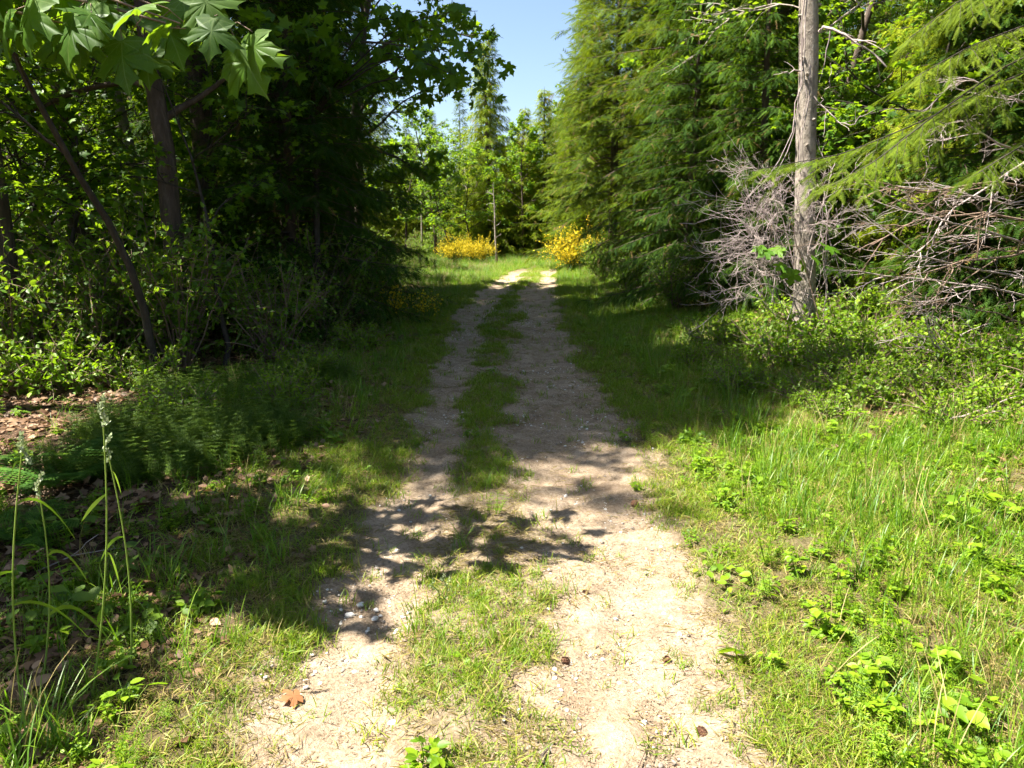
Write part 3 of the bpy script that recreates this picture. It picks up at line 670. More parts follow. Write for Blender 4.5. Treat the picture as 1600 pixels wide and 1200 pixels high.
# dead leaf litter
def d_lit(x, y):
    dl = L_OUT(y) - x; dr = x - R_OUT(y)
    return np.clip(sstep(.2, 1.5, dl) + sstep(1.2, 4.5, dr) * .7, 0, 1) * np.clip(.3 + y / 14, 0, 1)
LI = []
for k in range(4):
    g = Geo(); m_ = 5
    d = norm(np.c_[rs.normal(0, 1, (m_, 2)), rs.normal(0, .15, m_)]); nn = norm(np.c_[rs.normal(0, .6, (m_, 2)), np.ones(m_)])
    g.stamp(MAPLE if k % 2 else OVATE, np.c_[rs.uniform(-.14, .14, (m_, 2)), rs.uniform(.004, .03, m_)], frames(d, nn), rs.uniform(.035, .095, m_), rs.uniform(0, 1, m_)); LI.append(g.mesh('litter', M['litter']))
x, y = sample(rs, 32000, -9, 9, 1.9, 26, d_lit)
scatter('leaf_litter', LI, x, y, rs.uniform(.6, 1.3, len(x)), rs, 'brown dead leaves scattered over the forest floor', .1)
# crumbs, needles and chips on the path
DE = []
for k in range(5):
    g = Geo(); m_ = 9
    d = norm(np.c_[rs.normal(0, 1, (m_, 2)), rs.normal(0, .08, m_)]); nn = norm(np.c_[rs.normal(0, .3, (m_, 2)), np.ones(m_)])
    sc = np.stack([rs.uniform(.10, .5, m_), np.ones(m_), np.ones(m_)], -1) * rs.uniform(.007, .028, m_)[:, None]
    g.stamp(SIMPLE, np.c_[rs.uniform(-.07, .07, (m_, 2)), rs.uniform(.001, .007, m_)], frames(d, nn), sc, rs.uniform(0, 1, m_)); DE.append(g.mesh('debris', M['debris']))
def d_deb(x, y):
    b, s = masks(x, y); return np.clip(b * (.35 + .65 * sstep(.38, .5, fbm(x * 2.1, y * 2.1, 44))) + s * .6 + .12, 0, 1) * ((x > L_OUT(y) - .5) & (x < R_OUT(y) + .7)) * np.clip(.35 + y / 9, 0, 1)
x, y = sample(rs, 40000, -1.8, 2.4, 1.8, 14, d_deb)
scatter('debris', DE, x, y, rs.uniform(.5, 1.3, len(x)), rs, 'tiny brown needles and leaf crumbs lying on the dirt path', .05)

TH = []
for k in range(4):
    g = Geo(); m_ = 12
    d = norm(np.c_[rs.normal(0, 1, (m_, 2)), rs.normal(.05, .18, m_)]); nn = norm(np.c_[rs.normal(0, .5, (m_, 2)), np.ones(m_)])
    sc = np.stack([rs.uniform(.15, .5, m_), np.ones(m_), np.ones(m_)], -1) * rs.uniform(.03, .09, m_)[:, None]
    g.stamp(NARROW, np.c_[rs.uniform(-.08, .08, (m_, 2)), rs.uniform(.002, .02, m_)], frames(d, nn), sc, rs.uniform(0, 1, m_)); TH.append(g.mesh('thatch', M['dryblade']))
def d_th(x, y):
    b, s_ = masks(x, y); dl = L_OUT(y) - x; dr = x - R_OUT(y); return np.clip(((dl < 1.2) & (dr < 4)) * (1 - b * .93), 0, 1) * np.clip(.3 + y / 12, 0, 1)
x, y = sample(rs, 26000, -2.6, 5.5, 1.8, 16, d_th)
scatter('thatch', TH, x, y, rs.uniform(.5, 1.2, len(x)), rs, 'dry straw-coloured thatch lying between the grass blades', .1)
PB = []
for k in range(4):
    g = Geo(); u = np.linspace(-1, 1, 5); g.tube(np.c_[u * .5, np.zeros(5), np.zeros(5)], np.array([.06, .36, .45, .34, .05]) * rs.uniform(.8, 1.2, 5), 7, rs.uniform()); g.v[0] = g.v[0] * np.array([1, 1, .6]) + rs.normal(0, .03, g.v[0].shape); PB.append(g.mesh('pebble', M['stonegrey'] if k % 2 else M['stone'], True))
def d_pb(x, y):
    b, s_ = masks(x, y); return b * np.clip(.3 + y / 10, 0, 1) * sstep(.36, .56, fbm(x * 1.9, y * 1.9, 88))
x, y = sample(rs, 26000, -1.6, 1.8, 1.8, 20, d_pb)
scatter('gravel', PB, x, y, .006 + .026 * rs.uniform(0, 1, len(x)) ** 4, rs, 'small stones trodden into the dirt track', .3)

# ------------------------------------------------------------------ the wood farther back, one mass
fx, fy, fs = [], [], []
def fill(x0, x1, y0, y1, step, s0, s1):
    for yy in np.arange(y0, y1, step):
        for xx in np.arange(x0, x1, step):
            fx.append(xx + rs.uniform(-.4, .4) * step); fy.append(yy + rs.uniform(-.4, .4) * step); fs.append(rs.uniform(s0, s1))
fill(-32, -19, 6, 26, 3.4, .8, 1.0); fill(-28, -14, 27, 46, 3.4, .7, 1.0); fill(-13, -9, 28, 44, 3.2, .7, .95); fill(12.5, 26, 6, 50, 3.4, .85, 1.15); fill(7.5, 12.5, 22, 50, 3.2, .8, 1.1)
fill(-30, -9, 46, 70, 4.0, .55, .8); fill(6.5, 30, 50, 75, 4.0, .8, 1.1); fill(-9, 6, 56, 78, 3.0, .5, .68); fill(-40, 40, 80, 100, 5, .5, .7)
fill(-17, -11, -4, 4, 3.4, .5, .6); fill(10.5, 18, -6, 4, 3.4, .7, .9)
scatter('forest', [K['hemlock'][0], K['cedar'][0], K['maple'][0], K['fir'][1], K['alder'][0]], np.array(fx), np.array(fy), np.array(fs), rs, 'mass of farther trees closing off the wood behind the path', .02)

# ------------------------------------------------------------------ shrubs
def shrub(seed, H, R, stems, leaf, ls, lmat, wmat, ntw=7, nlf=6):
    rng = np.random.default_rng(seed); wood = Geo(); lv = Geo(); LP = []; LD = []
    for k in range(stems):
        az = k * 2.399 + rng.normal(0, .3); sp = math.sqrt((k + .5) / stems) * R
        bp = curve((rng.normal(0, .08), rng.normal(0, .08), -.05), (cos(az) * sp / H * 1.1, sin(az) * sp / H * 1.1, 1), math.hypot(H, sp) * rng.uniform(.65, 1.05), 6, rng, .1, -.03); wood.tube(bp, np.linspace(.012, .003, 7), 4)
        for j in range(ntw):
            u, g = along(bp, .25 + .75 * rng.uniform()); wd = g * .4 + rng.normal(0, .7, 3); wp = curve(u, wd, rng.uniform(.15, .4) * (H ** .5), 3, rng, .1, -.04); wood.tube(wp, np.linspace(.004, .0015, 4), 3)
            for m_ in range(nlf): q, h = along(wp, (m_ + rng.uniform()) / nlf); LP.append(q); LD.append(h)
    LP = np.array(LP); n = len(LP); d = norm(np.array(LD) * .5 + rng.normal(0, .6, (n, 3)) + np.array([0, 0, -.15])); nn = norm(np.array([0, 0, .9]) + rng.normal(0, .4, (n, 3)))
    lv.stamp(leaf, LP, frames(d, nn), ls * rng.uniform(.55, 1.2, n), rng.uniform(0, 1, n))
    return wood.mesh('wood', wmat, True), lv.mesh('leaves', lmat)
K['shrub'] = [shrub(91, 1.7, 1.0, 32, OVATE, .078, M['shrub'], M['browntwig'], 9, 7), shrub(92, 1.3, 1.0, 32, OVATE, .06, M['shrub'], M['browntwig'], 9, 7)]
K['low'] = [shrub(93, .62, .75, 34, OVATE, .065, M['weed'], M['browntwig'], 7, 7), shrub(94, .5, .7, 34, OVATE, .052, M['weed'], M['browntwig'], 7, 7)]
def bush(kind, var, x, y, rz, scl, label, group):
    t = empty('shrub', (x, y, gz1(x, y)), rz, scl); tag(t, label, 'shrub', group)
    w, l = K[kind][var]; obj('stems', w, t); obj('foliage', l, t)
ux, uy = [], []
for x0, x1, y0, y1, n in ((-15, -5.2, 9.5, 26, 150), (6.5, 13, 12, 26, 80), (-12, -6, 26, 42, 30), (-7, -2.6, 48, 54, 20), (1.5, 8, 48, 56, 20), (3.6, 7, 24, 36, 14)):
    ux.append(rs.uniform(x0, x1, n)); uy.append(rs.uniform(y0, y1, n))
ux = np.concatenate(ux); uy = np.concatenate(uy)
scatter('undergrowth', [K['shrub'][0], K['shrub'][1], K['low'][0]], ux, uy, rs.uniform(.7, 1.5, len(ux)), rs, 'leafy undergrowth filling the floor of the wood', .1)
SL = 'shrubs in the shade left of the path'; SR = 'low leafy shrubs on the right bank'
for a in [
 ('shrub', 0, -3.9, 11.0, .2, .85, 'shaded shrub at the foot of the fissured maple trunk', SL),
 ('shrub', 1, -3.3, 12.3, 1.2, .9, 'shaded shrub under the low boughs of the dark hemlock', SL),
 ('shrub', 0, -3.2, 14.6, 2.2, .9, 'shaded shrub nearest the left edge of the path', SL),
 ('shrub', 1, -5.9, 10.0, 3.2, .9, 'shaded shrub left of the fissured maple trunk', SL),
 ('shrub', 0, -7.0, 9.2, 4.2, .8, 'shaded shrub at the left edge of the photo', SL),
 ('shrub', 0, -3.5, 17.6, 5.2, .9, 'shaded shrub behind the small yellow broom', SL),
 ('shrub', 1, -3.9, 21.0, .9, 1.0, 'shrub where the shaded wood meets the long grass', SL),
 ('shrub', 0, -4.5, 9.4, .6, 1.15, 'tall shaded shrub directly before the fissured trunk', SL),
 ('shrub', 1, -5.4, 9.2, 1.6, 1.2, 'shaded shrub at the foot of the thin dark crooked stem', SL),
 ('shrub', 0, -6.3, 8.8, 2.6, 1.1, 'leafy shrub above the brown litter at the left edge', SL),
 ('shrub', 1, -3.5, 10.2, 3.6, 1.1, 'shaded shrub standing farthest out from the left wood', SL),
 ('shrub', 0, -3.6, 13.2, 4.6, 1.25, 'tall dark shrub against the lower boughs of the hemlock', SL),
 ('shrub', 1, -7.4, 10.4, 5.6, 1.4, 'tall leafy shrub between the sunlit small maples', SL),
 ('low', 0, -5.4, 8.0, .5, 1.2, 'low leafy shrub covering the litter at the left edge', SL),
 ('low', 1, -4.6, 8.3, 1.5, 1.1, 'low leafy shrub in front of the crooked stems', SL),
 ('shrub', 1, -7.6, 13.0, 1.9, 1.0, 'shrub among the pale alder trunks', SL),
 ('low', 0, 3.53, 8.90, 0.4, 1.05, 'bright leafy shrub left of the pale alder trunk', SR),
 ('low', 1, 4.20, 9.41, 1.4, 1.1, 'bright leafy shrub at the foot of the pale alder trunk', SR),
 ('low', 0, 4.79, 9.49, 2.4, 1.0, 'bright leafy shrub just right of the pale alder trunk', SR),
 ('low', 1, 3.86, 7.90, 3.4, .95, 'bright low shrub in front of the pale alder trunk', SR),
 ('low', 0, 4.70, 8.15, 4.4, .95, 'low shrub under the tips of the dead branches', SR),
 ('low', 1, 4.37, 6.89, 5.4, .8, 'low shrub at the right edge beneath the dead branches', SR),
 ('low', 0, 3.11, 10.42, .7, .9, 'low shrub at the edge of the shade on the right bank', SR),
 ('low', 1, 4.90, 7.20, .2, 1.1, 'low shrub at the right edge above the fallen grey stick', SR),
 ('low', 0, 3.53, 6.97, 1.1, .7, 'bright low shrub in the middle of the right bank', SR),
 ('low', 1, 4.87, 7.39, 2.1, .85, 'small low shrub in front of the small hemlock', SR),
 ('low', 0, 4.12, 8.57, 3.1, 1.0, 'fullest of the bright shrubs before the pale trunk', SR),
 ('low', 1, 3.02, 9.41, 4.1, .65, 'low shrub left of the dead twig tangle', SR),
 ('low', 1, 4.40, 6.30, 6.0, .8, 'small shrub on the right verge beside the fallen grey stick', SR),
 ('low', 1, 4.70, 7.70, .3, 1.1, 'leafy shrub between the sunny verge and the dead branches', SR),
 ('low', 0, 5.10, 6.10, 2.3, 1.0, 'leafy shrub lowest along the right edge of the photo', SR),
 ('low', 0, 2.69, 8.06, 0.9, .6, 'low shrub nearest the shaded edge of the path on the right', SR),
 ('low', 1, 3.11, 7.22, 1.9, .65, 'low shrub at the line where sun and shade meet on the right', SR),
 ('low', 0, 2.52, 9.58, 2.9, .6, 'shaded low shrub beside the right track', SR),
 ('low', 1, 4.00, 7.30, 3.9, .8, 'low sunlit shrub on the open right verge', SR),
 ('low', 0, 5.30, 6.80, 4.9, 1.0, 'low shrub cut by the right edge of the photo', SR),
 ('low', 0, 2.6, 7.9, 1.3, .55, 'little shrub closest to the right track, in shade', SR),
 ('low', 1, 3.1, 6.6, 2.7, .55, 'little shrub on the sunny verge, closest to the right track', SR),
 ('low', 1, 3.9, 6.0, .7, .7, 'small bright shrub lowest on the open right bank', SR),
 ('low', 0, 5.6, 10.9, 3.3, 1.2, 'low shrub behind the pale alder trunk', SR),
 ('low', 1, 4.9, 11.8, 5.3, 1.2, 'low shrub behind the dead twig tangle', SR),
 ('low', 0, -2.5, 7.6, .4, .7, 'low shaded shrub close to the left rut, the nearer one', SL),
 ('low', 1, -2.8, 9.3, 1.4, .8, 'low shaded shrub close to the left rut, the middle one', SL),
 ('low', 0, -2.5, 11.2, 2.4, .75, 'low shaded shrub close to the left rut, the farther one', SL),
 ('low', 1, -3.3, 6.8, 3.4, .8, 'low shaded shrub right of the green cleaver mound', SL),
 ('shrub', 0, 3.6, 15.6, 2.7, .8, 'dark shrub under the low hemlock on the right', 'dark shrubs right of the path'),
 ('shrub', 1, 3.2, 19.0, 4.7, .8, 'dark shrub below the big fir boughs', 'dark shrubs right of the path'),
 ('shrub', 1, 3.2, 25.0, 3.7, .8, 'leafy shrub in front of the right broom bush', 'dark shrubs right of the path'),
]: bush(*a)

# ------------------------------------------------------------------ maple bough against the sky
def sky_bough():
    x, y = -3.5, 12.6; t = empty('maple_tree', (x, y, gz1(x, y))); base = np.array([x, y, gz1(x, y)])
    tag(t, 'slim maple whose dark leafy bough hangs against the gap of sky', 'maple tree', GL)
    rng = np.random.default_rng(131); wood = Geo(); tp = curve((0, 0, -.1), (.03, 0, 1), 9.5, 12, rng, .05); wood.tube(tp, np.linspace(.07, .012, 13), 7)
    obj('trunk', wood.mesh('wood', M['darkwood'], True), t)
    lm = []
    for k in range(4):
        g = Geo(); g.stamp(big_maple(rng), np.zeros((1, 3)), np.eye(3)[None], np.ones(1), np.array([rng.uniform(.0, .5)])); lm.append(g.mesh('leaf', M['maple'], True))
    st, _ = along(tp, .42)
    for px, py, dd, n in ((795, 85, 11.5, 30), (750, 20, 11.8, 16), (765, 145, 11.6, 26), (690, 120, 12.0, 28), (655, 25, 12.2, 22), (715, 120, 11.2, 24)):
        end = at(px, py, dd) - base; s_ = np.linspace(0, 1, 9); pts = st + (end - st) * s_[:, None] + np.array([0, 0, 1]) * (.5 * np.sin(pi * s_))[:, None] + np.cumsum(rng.normal(0, .03, (9, 3)), 0)
        w = Geo(); w.tube(pts, np.linspace(.02, .004, 9), 5); sp = []
        for k in range(n):
            q, e = along(pts, .45 + .55 * math.sqrt(rng.uniform())); off = norm(rng.normal(0, 1, 3) * np.array([1, 1, .6])) * rng.uniform(.1, .36); w.tube(np.array([q, q + off]), [.003, .002], 3); sp.append((q + off, off))
        b = obj('branch', w.mesh('branch', M['darkwood'], True), t)
        for p, off in sp:
            d = norm(off * 1.5 + np.array([rng.normal(0, .3), rng.normal(0, .3), -.75])); nn = norm(np.array([rng.normal(0, .5), rng.normal(-.3, .4), .6])); R = frames(d[None], nn[None])[0]
            o = obj('leaf', lm[rng.integers(4)], b); o.matrix_local = Matrix.Translation(Vector(p)) @ Matrix(R.tolist()).to_4x4() @ Matrix.Scale(rng.uniform(.12, .20), 4)
sky_bough()

# ------------------------------------------------------------------ pale alder on the right, with vines and stubs
def twigs(g, pts, r0, rng, depth, nside, ang=.9, droop=-.05, ratio=.55):
    L = np.linalg.norm(np.diff(pts, axis=0), axis=1).sum()
    g.tube(pts, np.linspace(r0, max(r0 * .3, .002), len(pts)), 5 if r0 > .008 else 3, rng.uniform())
    if depth == 0: return
    for k in range(nside):
        t = .15 + .85 * (k + rng.uniform()) / nside; q, e = along(pts, t); d = e + rng.normal(0, ang, 3) * np.array([1, 1, .8])
        twigs(g, curve(q, d, L * ratio * rng.uniform(.35, 1) * (1.15 - .6 * t), 5, rng, .16, droop), max(r0 * .5, .0027), rng, depth - 1, max(nside - 2, 2), ang, droop, ratio)
def pale_alder():
    y = 10.0; p0 = at(1257, 515, y); p1 = at(1266, 0, y); zb = gz1(p0[0], y); base = np.array([p0[0], y, zb])
    t = empty('alder_tree', base); tag(t, 'straight pale grey alder trunk lit by the sun on the right bank', 'alder tree', GR)
    d = (p1 - p0) / (p1[2] - p0[2]); rng = np.random.default_rng(141)
    zs = np.array([-.15, .1, .5, 1, 1.6, 2.3, 3, 3.8, 4.6, 5.5, 7, 9, 11, 13.]); tp = np.array([d * z for z in zs]) + np.c_[rng.normal(0, .012, len(zs)), rng.normal(0, .01, len(zs)), np.zeros(len(zs))]
    g = Geo(); g.tube(tp, np.interp(zs, [-.15, .15, 1, 3, 5.5, 13], [.195, .155, .14, .125, .108, .03]), 14)
    g.v[0] = g.v[0] + rng.normal(0, .006, g.v[0].shape) * np.array([1, 1, .3])
    for k in range(16): # knots
        z = rng.uniform(.6, 5.4); a = rng.uniform(3.3, 6.1); c = np.array([np.interp(z, zs, tp[:, 0]), np.interp(z, zs, tp[:, 1]), z]); o = np.array([cos(a), sin(a), .1]); g.tube(np.array([c + o * .10, c + o * .145, c + o * .16]), [.025, .018, .006], 6)
    obj('trunk', g.mesh('trunk', M['alderbark'], True), t)
    w, l = broadleaf(142, 13, .03, .55, 1.8, 14, SIMPLE, .11, M['alder'], M['alderbark'], ntw=5, nlf=7, trunk_pts=tp, nsec=5)
    obj('crown', l, t); obj('limbs', w, t)
    def arc(pix, r, name='branch', mat='deadwood', nt=0):
        P = np.array([at(a, b, y - c) for a, b, c in pix]) - base; s_ = np.linspace(0, len(P) - 1, 12)
        pts = np.array([[np.interp(q, np.arange(len(P)), P[:, k]) for k in range(3)] for q in s_]); pts[1:-1] += rng.normal(0, .018, (10, 3)); g = Geo()
        twigs(g, pts, r, rng, 1 if nt else 0, nt, .8); obj(name, g.mesh(name, M[mat], True), t)
    arc([(1280, 50, .15), (1300, 46, .3), (1325, 55, .4), (1355, 78, .5), (1385, 105, .6)], .022, nt=6)
    arc([(1255, 108, .15), (1238, 112, .2), (1220, 112, .3)], .012, nt=2); arc([(1278, 165, .1), (1298, 120, .2), (1300, 90, .2)], .008)
    arc([(1272, 150, .15), (1300, 185, .3), (1330, 195, .4), (1345, 180, .5)], .010, nt=5)
    for pix in ([(1258, -10, .2), (1253, 90, .22), (1248, 160, .25), (1235, 230, .3), (1215, 270, .3), (1205, 330, .35)], [(1262, -10, .2), (1256, 70, .22), (1258, 140, .22), (1254, 220, .24), (1262, 300, .24)],
                [(1255, 60, .2), (1250, 140, .25), (1240, 190, .3), (1222, 240, .3), (1180, 300, .35), (1140, 340, .4)], [(1266, 100, .2), (1262, 180, .22), (1250, 220, .24), (1246, 320, .26), (1240, 420, .3)],
                [(1283, 280, .2), (1285, 360, .25), (1290, 430, .28), (1293, 515, .3)], [(1290, 320, .3), (1292, 400, .3), (1288, 470, .3), (1285, 520, .3)]):
        arc(pix, .010, 'vine', 'deadwood')
pale_alder()

def dead_shrub():
    y = 9.55; x = at(1240, 500, y)[0]; base = np.array([x, y, gz1(x, y)]); t = empty('dead_shrub', base)
    tag(t, 'tangle of bare grey-purple dead twigs around the pale alder trunk', 'shrub')
    rng = np.random.default_rng(151)
    ends = [(1090, 415), (1105, 470), (1130, 330), (1150, 280), (1170, 400), (1120, 380), (1185, 300), (1160, 460), (1210, 290), (1100, 350), (1140, 440), (1310, 300), (1330, 360), (1300, 420), (1275, 300), (1200, 350), (1320, 470), (1115, 300), (1080, 400), (1095, 440), (1135, 260), (1165, 330), (1120, 410), (1180, 260), (1150, 380), (1290, 260), (1340, 320), (1175, 440), (1110, 490)]
    for k, (ex, ey) in enumerate(ends):
        st = at(rng.uniform(1205, 1265), rng.uniform(330, 515), y + rng.uniform(-.1, .3)) - base; en = at(ex, ey, y + rng.uniform(-.7, .5)) - base
        s_ = np.linspace(0, 1, 8); pts = st + (en - st) * s_[:, None] + np.array([0, 0, 1]) * (rng.uniform(.1, .5) * np.sin(pi * s_))[:, None]; pts[1:] += np.cumsum(rng.normal(0, .025, (7, 3)), 0)
        g = Geo(); twigs(g, pts, rng.uniform(.005, .009), rng, 2, 9, .6, .01, .55); obj('stem', g.mesh('stem', M['deadwood'], True), t)
dead_shrub()

# ------------------------------------------------------------------ fir at the right edge: live fine-needled bough, dead lower branches
def right_fir():
    x, y = 6.35, 8.3; base = np.array([x, y, gz1(x, y)]); t = empty('fir_tree', base)
    tag(t, 'fir at the right edge with spreading bare dead branches and one sunlit bough', 'fir tree', GR)
    rng = np.random.default_rng(161); g = Geo(); tp = curve((0, 0, -.1), (0, 0, 1), 13, 12, rng, .01); g.tube(tp, np.linspace(.2, .03, 13) * np.r_[1.3, np.ones(12)], 10); obj('trunk', g.mesh('trunk', M['bark'], True), t)
    def poly(pix, n=10):
        P = np.array([at(a, b, d) for a, b, d in pix]) - base; s_ = np.linspace(0, len(P) - 1, n)
        return np.array([[np.interp(q, np.arange(len(P)), P[:, k]) for k in range(3)] for q in s_])
    dead = [[(1640, 300, 8.3), (1560, 285, 7.9), (1450, 300, 7.6), (1330, 275, 7.4)], [(1640, 400, 8.3), (1560, 365, 7.8), (1480, 345, 7.6), (1345, 285, 7.3)], [(1640, 440, 8.2), (1540, 420, 7.7), (1440, 390, 7.4), (1370, 330, 7.2)],
            [(1640, 520, 8.2), (1560, 490, 7.8), (1470, 470, 7.5), (1400, 480, 7.3)], [(1640, 560, 8.1), (1560, 540, 7.6), (1480, 520, 7.4), (1410, 470, 7.2)], [(1640, 600, 8.1), (1570, 580, 7.6), (1500, 560, 7.3), (1440, 535, 7.1)],
            [(1640, 350, 8.3), (1540, 335, 8.0), (1440, 345, 7.8), (1370, 385, 7.6)], [(1640, 255, 8.3), (1560, 220, 7.8), (1500, 185, 7.6), (1470, 190, 7.4)], [(1640, 470, 8.3), (1550, 455, 8.0), (1450, 440, 7.9), (1360, 430, 7.7)],
            [(1640, 380, 8.2), (1580, 400, 7.7), (1500, 410, 7.5), (1420, 425, 7.2)], [(1640, 620, 8.1), (1560, 605, 7.7), (1480, 600, 7.5), (1430, 620, 7.3)], [(1640, 310, 8.3), (1570, 320, 8.0), (1500, 300, 7.8), (1420, 290, 7.7)],
            [(1640, 540, 8.3), (1520, 560, 8.0), (1430, 580, 7.8), (1380, 560, 7.6)], [(1640, 180, 8.3), (1580, 150, 7.9), (1520, 120, 7.7), (1480, 130, 7.6)], [(1640, 230, 8.3), (1570, 270, 7.9), (1490, 330, 7.7), (1440, 400, 7.5)]]
    for k, pix in enumerate(dead):
        pts = poly(pix); pts[1:] += np.cumsum(rng.normal(0, .012, (9, 3)), 0); g = Geo(); twigs(g, pts, rng.uniform(.011, .018), rng, 2, 10, .5, -.045, .42)
        obj('dead_branch', g.mesh('dead_branch', M['deadwood' if k % 3 else 'browntwig'], True), t)
    def live(pix, n, wdt):
        pts = poly(pix, 14); w = Geo(); w.tube(pts, np.linspace(.010, .003, 14), 5); LP, LD = [], []
        for k in range(n):
            tt = .1 + .9 * (k + rng.uniform()) / n; q, e = along(pts, tt); sd = np.cross(e, [0, 0, 1]); sg = 1 if k % 2 else -1
            td = norm(e * .8 + sd * sg * .8 + np.array([0, 0, -.35 + rng.normal(0, .15)])); L = wdt * rng.uniform(.5, 1.1) * (1.1 - .5 * tt); tw = curve(q, td, L, 4, rng, .08, -.05); w.tube(tw, np.linspace(.003, .0012, 5), 3)
            for m_ in range(int(L / .022)):
                r_, h = along(tw, (m_ + .5) / (L / .022)); s2 = np.cross(h, [0, 0, 1]) * (1 if m_ % 2 else -1); LP.append(r_); LD.append(h + s2 * rng.uniform(.4, 1.0) + np.array([0, 0, -.15]))
        LP = np.array(LP); m = len(LP); d = norm(norm(np.array(LD)) + rng.normal(0, .12, (m, 3))); nn = norm(np.array([0, 0, 1.]) + rng.normal(0, .4, (m, 3)))
        f = Geo(); f.stamp(FINESPRAY, LP, frames(d, nn), rng.uniform(.08, .17, m), np.clip(rng.normal(.65, .2, m), 0, 1))
        b = obj('branch', w.mesh('branch', M['darkwood'], True), t); obj('needles', f.mesh('needles', M['fir']), b)
    live([(1660, 90, 8.2), (1560, 130, 7.4), (1440, 190, 7.0), (1320, 240, 6.8), (1180, 265, 6.7)], 40, .75)
    live([(1660, 60, 8.2), (1560, 110, 7.2), (1460, 180, 6.6), (1370, 250, 6.4), (1300, 290, 6.3)], 36, .6)
    live([(1660, 180, 8.0), (1610, 220, 7.0), (1560, 250, 6.4), (1530, 270, 6.1)], 22, .45)
    live([(1660, 20, 8.0), (1600, 40, 7.2), (1520, 70, 6.8), (1430, 120, 6.7)], 34, .6)
    live([(1660, -40, 8.0), (1580, -30, 7.2), (1500, 0, 6.9), (1420, 60, 6.9)], 30, .6)
right_fir()

# ------------------------------------------------------------------ broom bushes, dead sapling
def broom(seed, H, R, ns, fl):
    rng = np.random.default_rng(seed); g = Geo(); f = Geo(); LP = []
    for k in range(ns):
        az = rng.uniform(0, 6.28); sp = R * math.sqrt(rng.uniform()); pts = curve((cos(az) * sp * .2, sin(az) * sp * .2, -.05), (cos(az) * sp / H, sin(az) * sp / H, 1), H * rng.uniform(.6, 1.1), 6, rng, .1, -.02); g.tube(pts, np.linspace(.010, .004, 7), 3, rng.uniform())
        for j in range(5):
            q, e = along(pts, rng.uniform(.3, .95)); tw = curve(q, e + rng.normal(0, .35, 3), H * rng.uniform(.2, .4), 4, rng, .08, -.02); g.tube(tw, np.linspace(.004, .002, 5), 3, rng.uniform())
            for m_ in range(fl): r_, _ = along(tw, rng.uniform(.1, 1)); LP.append(r_)
    LP = np.array(LP); n = len(LP); f.stamp(OVATE, LP + rng.normal(0, .02, (n, 3)), frames(rng.normal(0, 1, (n, 3)), rng.normal(0, 1, (n, 3))), rng.uniform(.045, .08, n), rng.uniform(0, 1, n))
    return g.mesh('stems', M['broomstem']), f.mesh('flowers', M['broomflower'])
BR = [broom(171, 1.7, 1.3, 120, 9), broom(172, .8, .45, 22, 2)]
for v, px, py, sc, rz, lab in ((0, 716, 412, .9, 0, 'yellow flowering broom bush left of the dead sapling, the wider left clump'), (0, 748, 414, .8, 2, 'yellow flowering broom bush touching the dead sapling'),
                           (0, 905, 424, 1.2, 1, 'tall yellow flowering broom bush at the right of the clearing'), (0, 925, 422, .95, 4, 'yellow broom bush half hidden behind dark boughs on the right'),
                           (1, 612, 498, 1.0, 0, 'small sparse yellow broom in shade at the left path edge'), (1, 668, 498, .8, 3, 'smallest broom with few yellow flowers in the left grass')):
    x, y = on_ground(px, py); t = empty('broom_bush', (x, y, gz1(x, y)), rz, sc); tag(t, lab, 'broom bush', 'yellow broom bushes'); obj('stems', BR[v][0], t); obj('flowers', BR[v][1], t)
def dead_sapling():
    x, y = on_ground(776, 414); t = empty('dead_sapling', (x, y, gz1(x, y))); tag(t, 'thin pale dead sapling standing bare in the clearing', 'sapling'); rng = np.random.default_rng(181)
    g = Geo(); tp = curve((0, 0, -.1), (0, 0, 1), 4.4, 8, rng, .02); g.tube(tp, np.linspace(.07, .02, 9), 7); obj('trunk', g.mesh('trunk', M['alderbark'], True), t)
    for k in range(9):
        q, e = along(tp, rng.uniform(.25, .98)); a = rng.uniform(0, 6.28); g = Geo(); twigs(g, curve(q, (cos(a), sin(a), .4), rng.uniform(.3, .7), 4, rng, .15), .012, rng, 1, 3); obj('twig', g.mesh('twig', M['deadwood'], True), t)
dead_sapling()

# ------------------------------------------------------------------ ferns, seedlings, cleavers
def fern_mesh(seed, nf, L):
    rng = np.random.default_rng(seed); out = []
    for k in range(nf):
        g = Geo(); az = k * 6.283 / nf + rng.normal(0, .2); l = L * rng.uniform(.7, 1.1); pts = curve((0, 0, 0), (cos(az) * .8, sin(az) * .8, 1), l, 9, rng, .03, -.14); g.tube(pts, np.linspace(.004, .0015, 10), 3, .4); LP, LD, SC = [], [], []
        for j in range(24):
            t_ = .12 + .88 * j / 24; q, e = along(pts, t_); sd = np.cross(e, [0, 0, 1]); 
            for sg in (-1, 1): LP.append(q); LD.append(sd * sg + e * .35 + np.array([0, 0, -.1])); SC.append(l * .26 * sin(pi * min(t_ * .8 + .2, 1)) + .01)
        n = len(LP); g.stamp(T(*spray_t(6, radians(65), .16, .075, .03, .1, .7)), np.array(LP), frames(np.array(LD), np.tile([0, 0, 1.], (n, 1)) + rng.normal(0, .12, (n, 3))), np.array(SC), rng.uniform(0, 1, n)); out.append(g.mesh('frond', M['fern']))
    return out
FM = [fern_mesh(191, 8, .75), fern_mesh(192, 7, .6)]
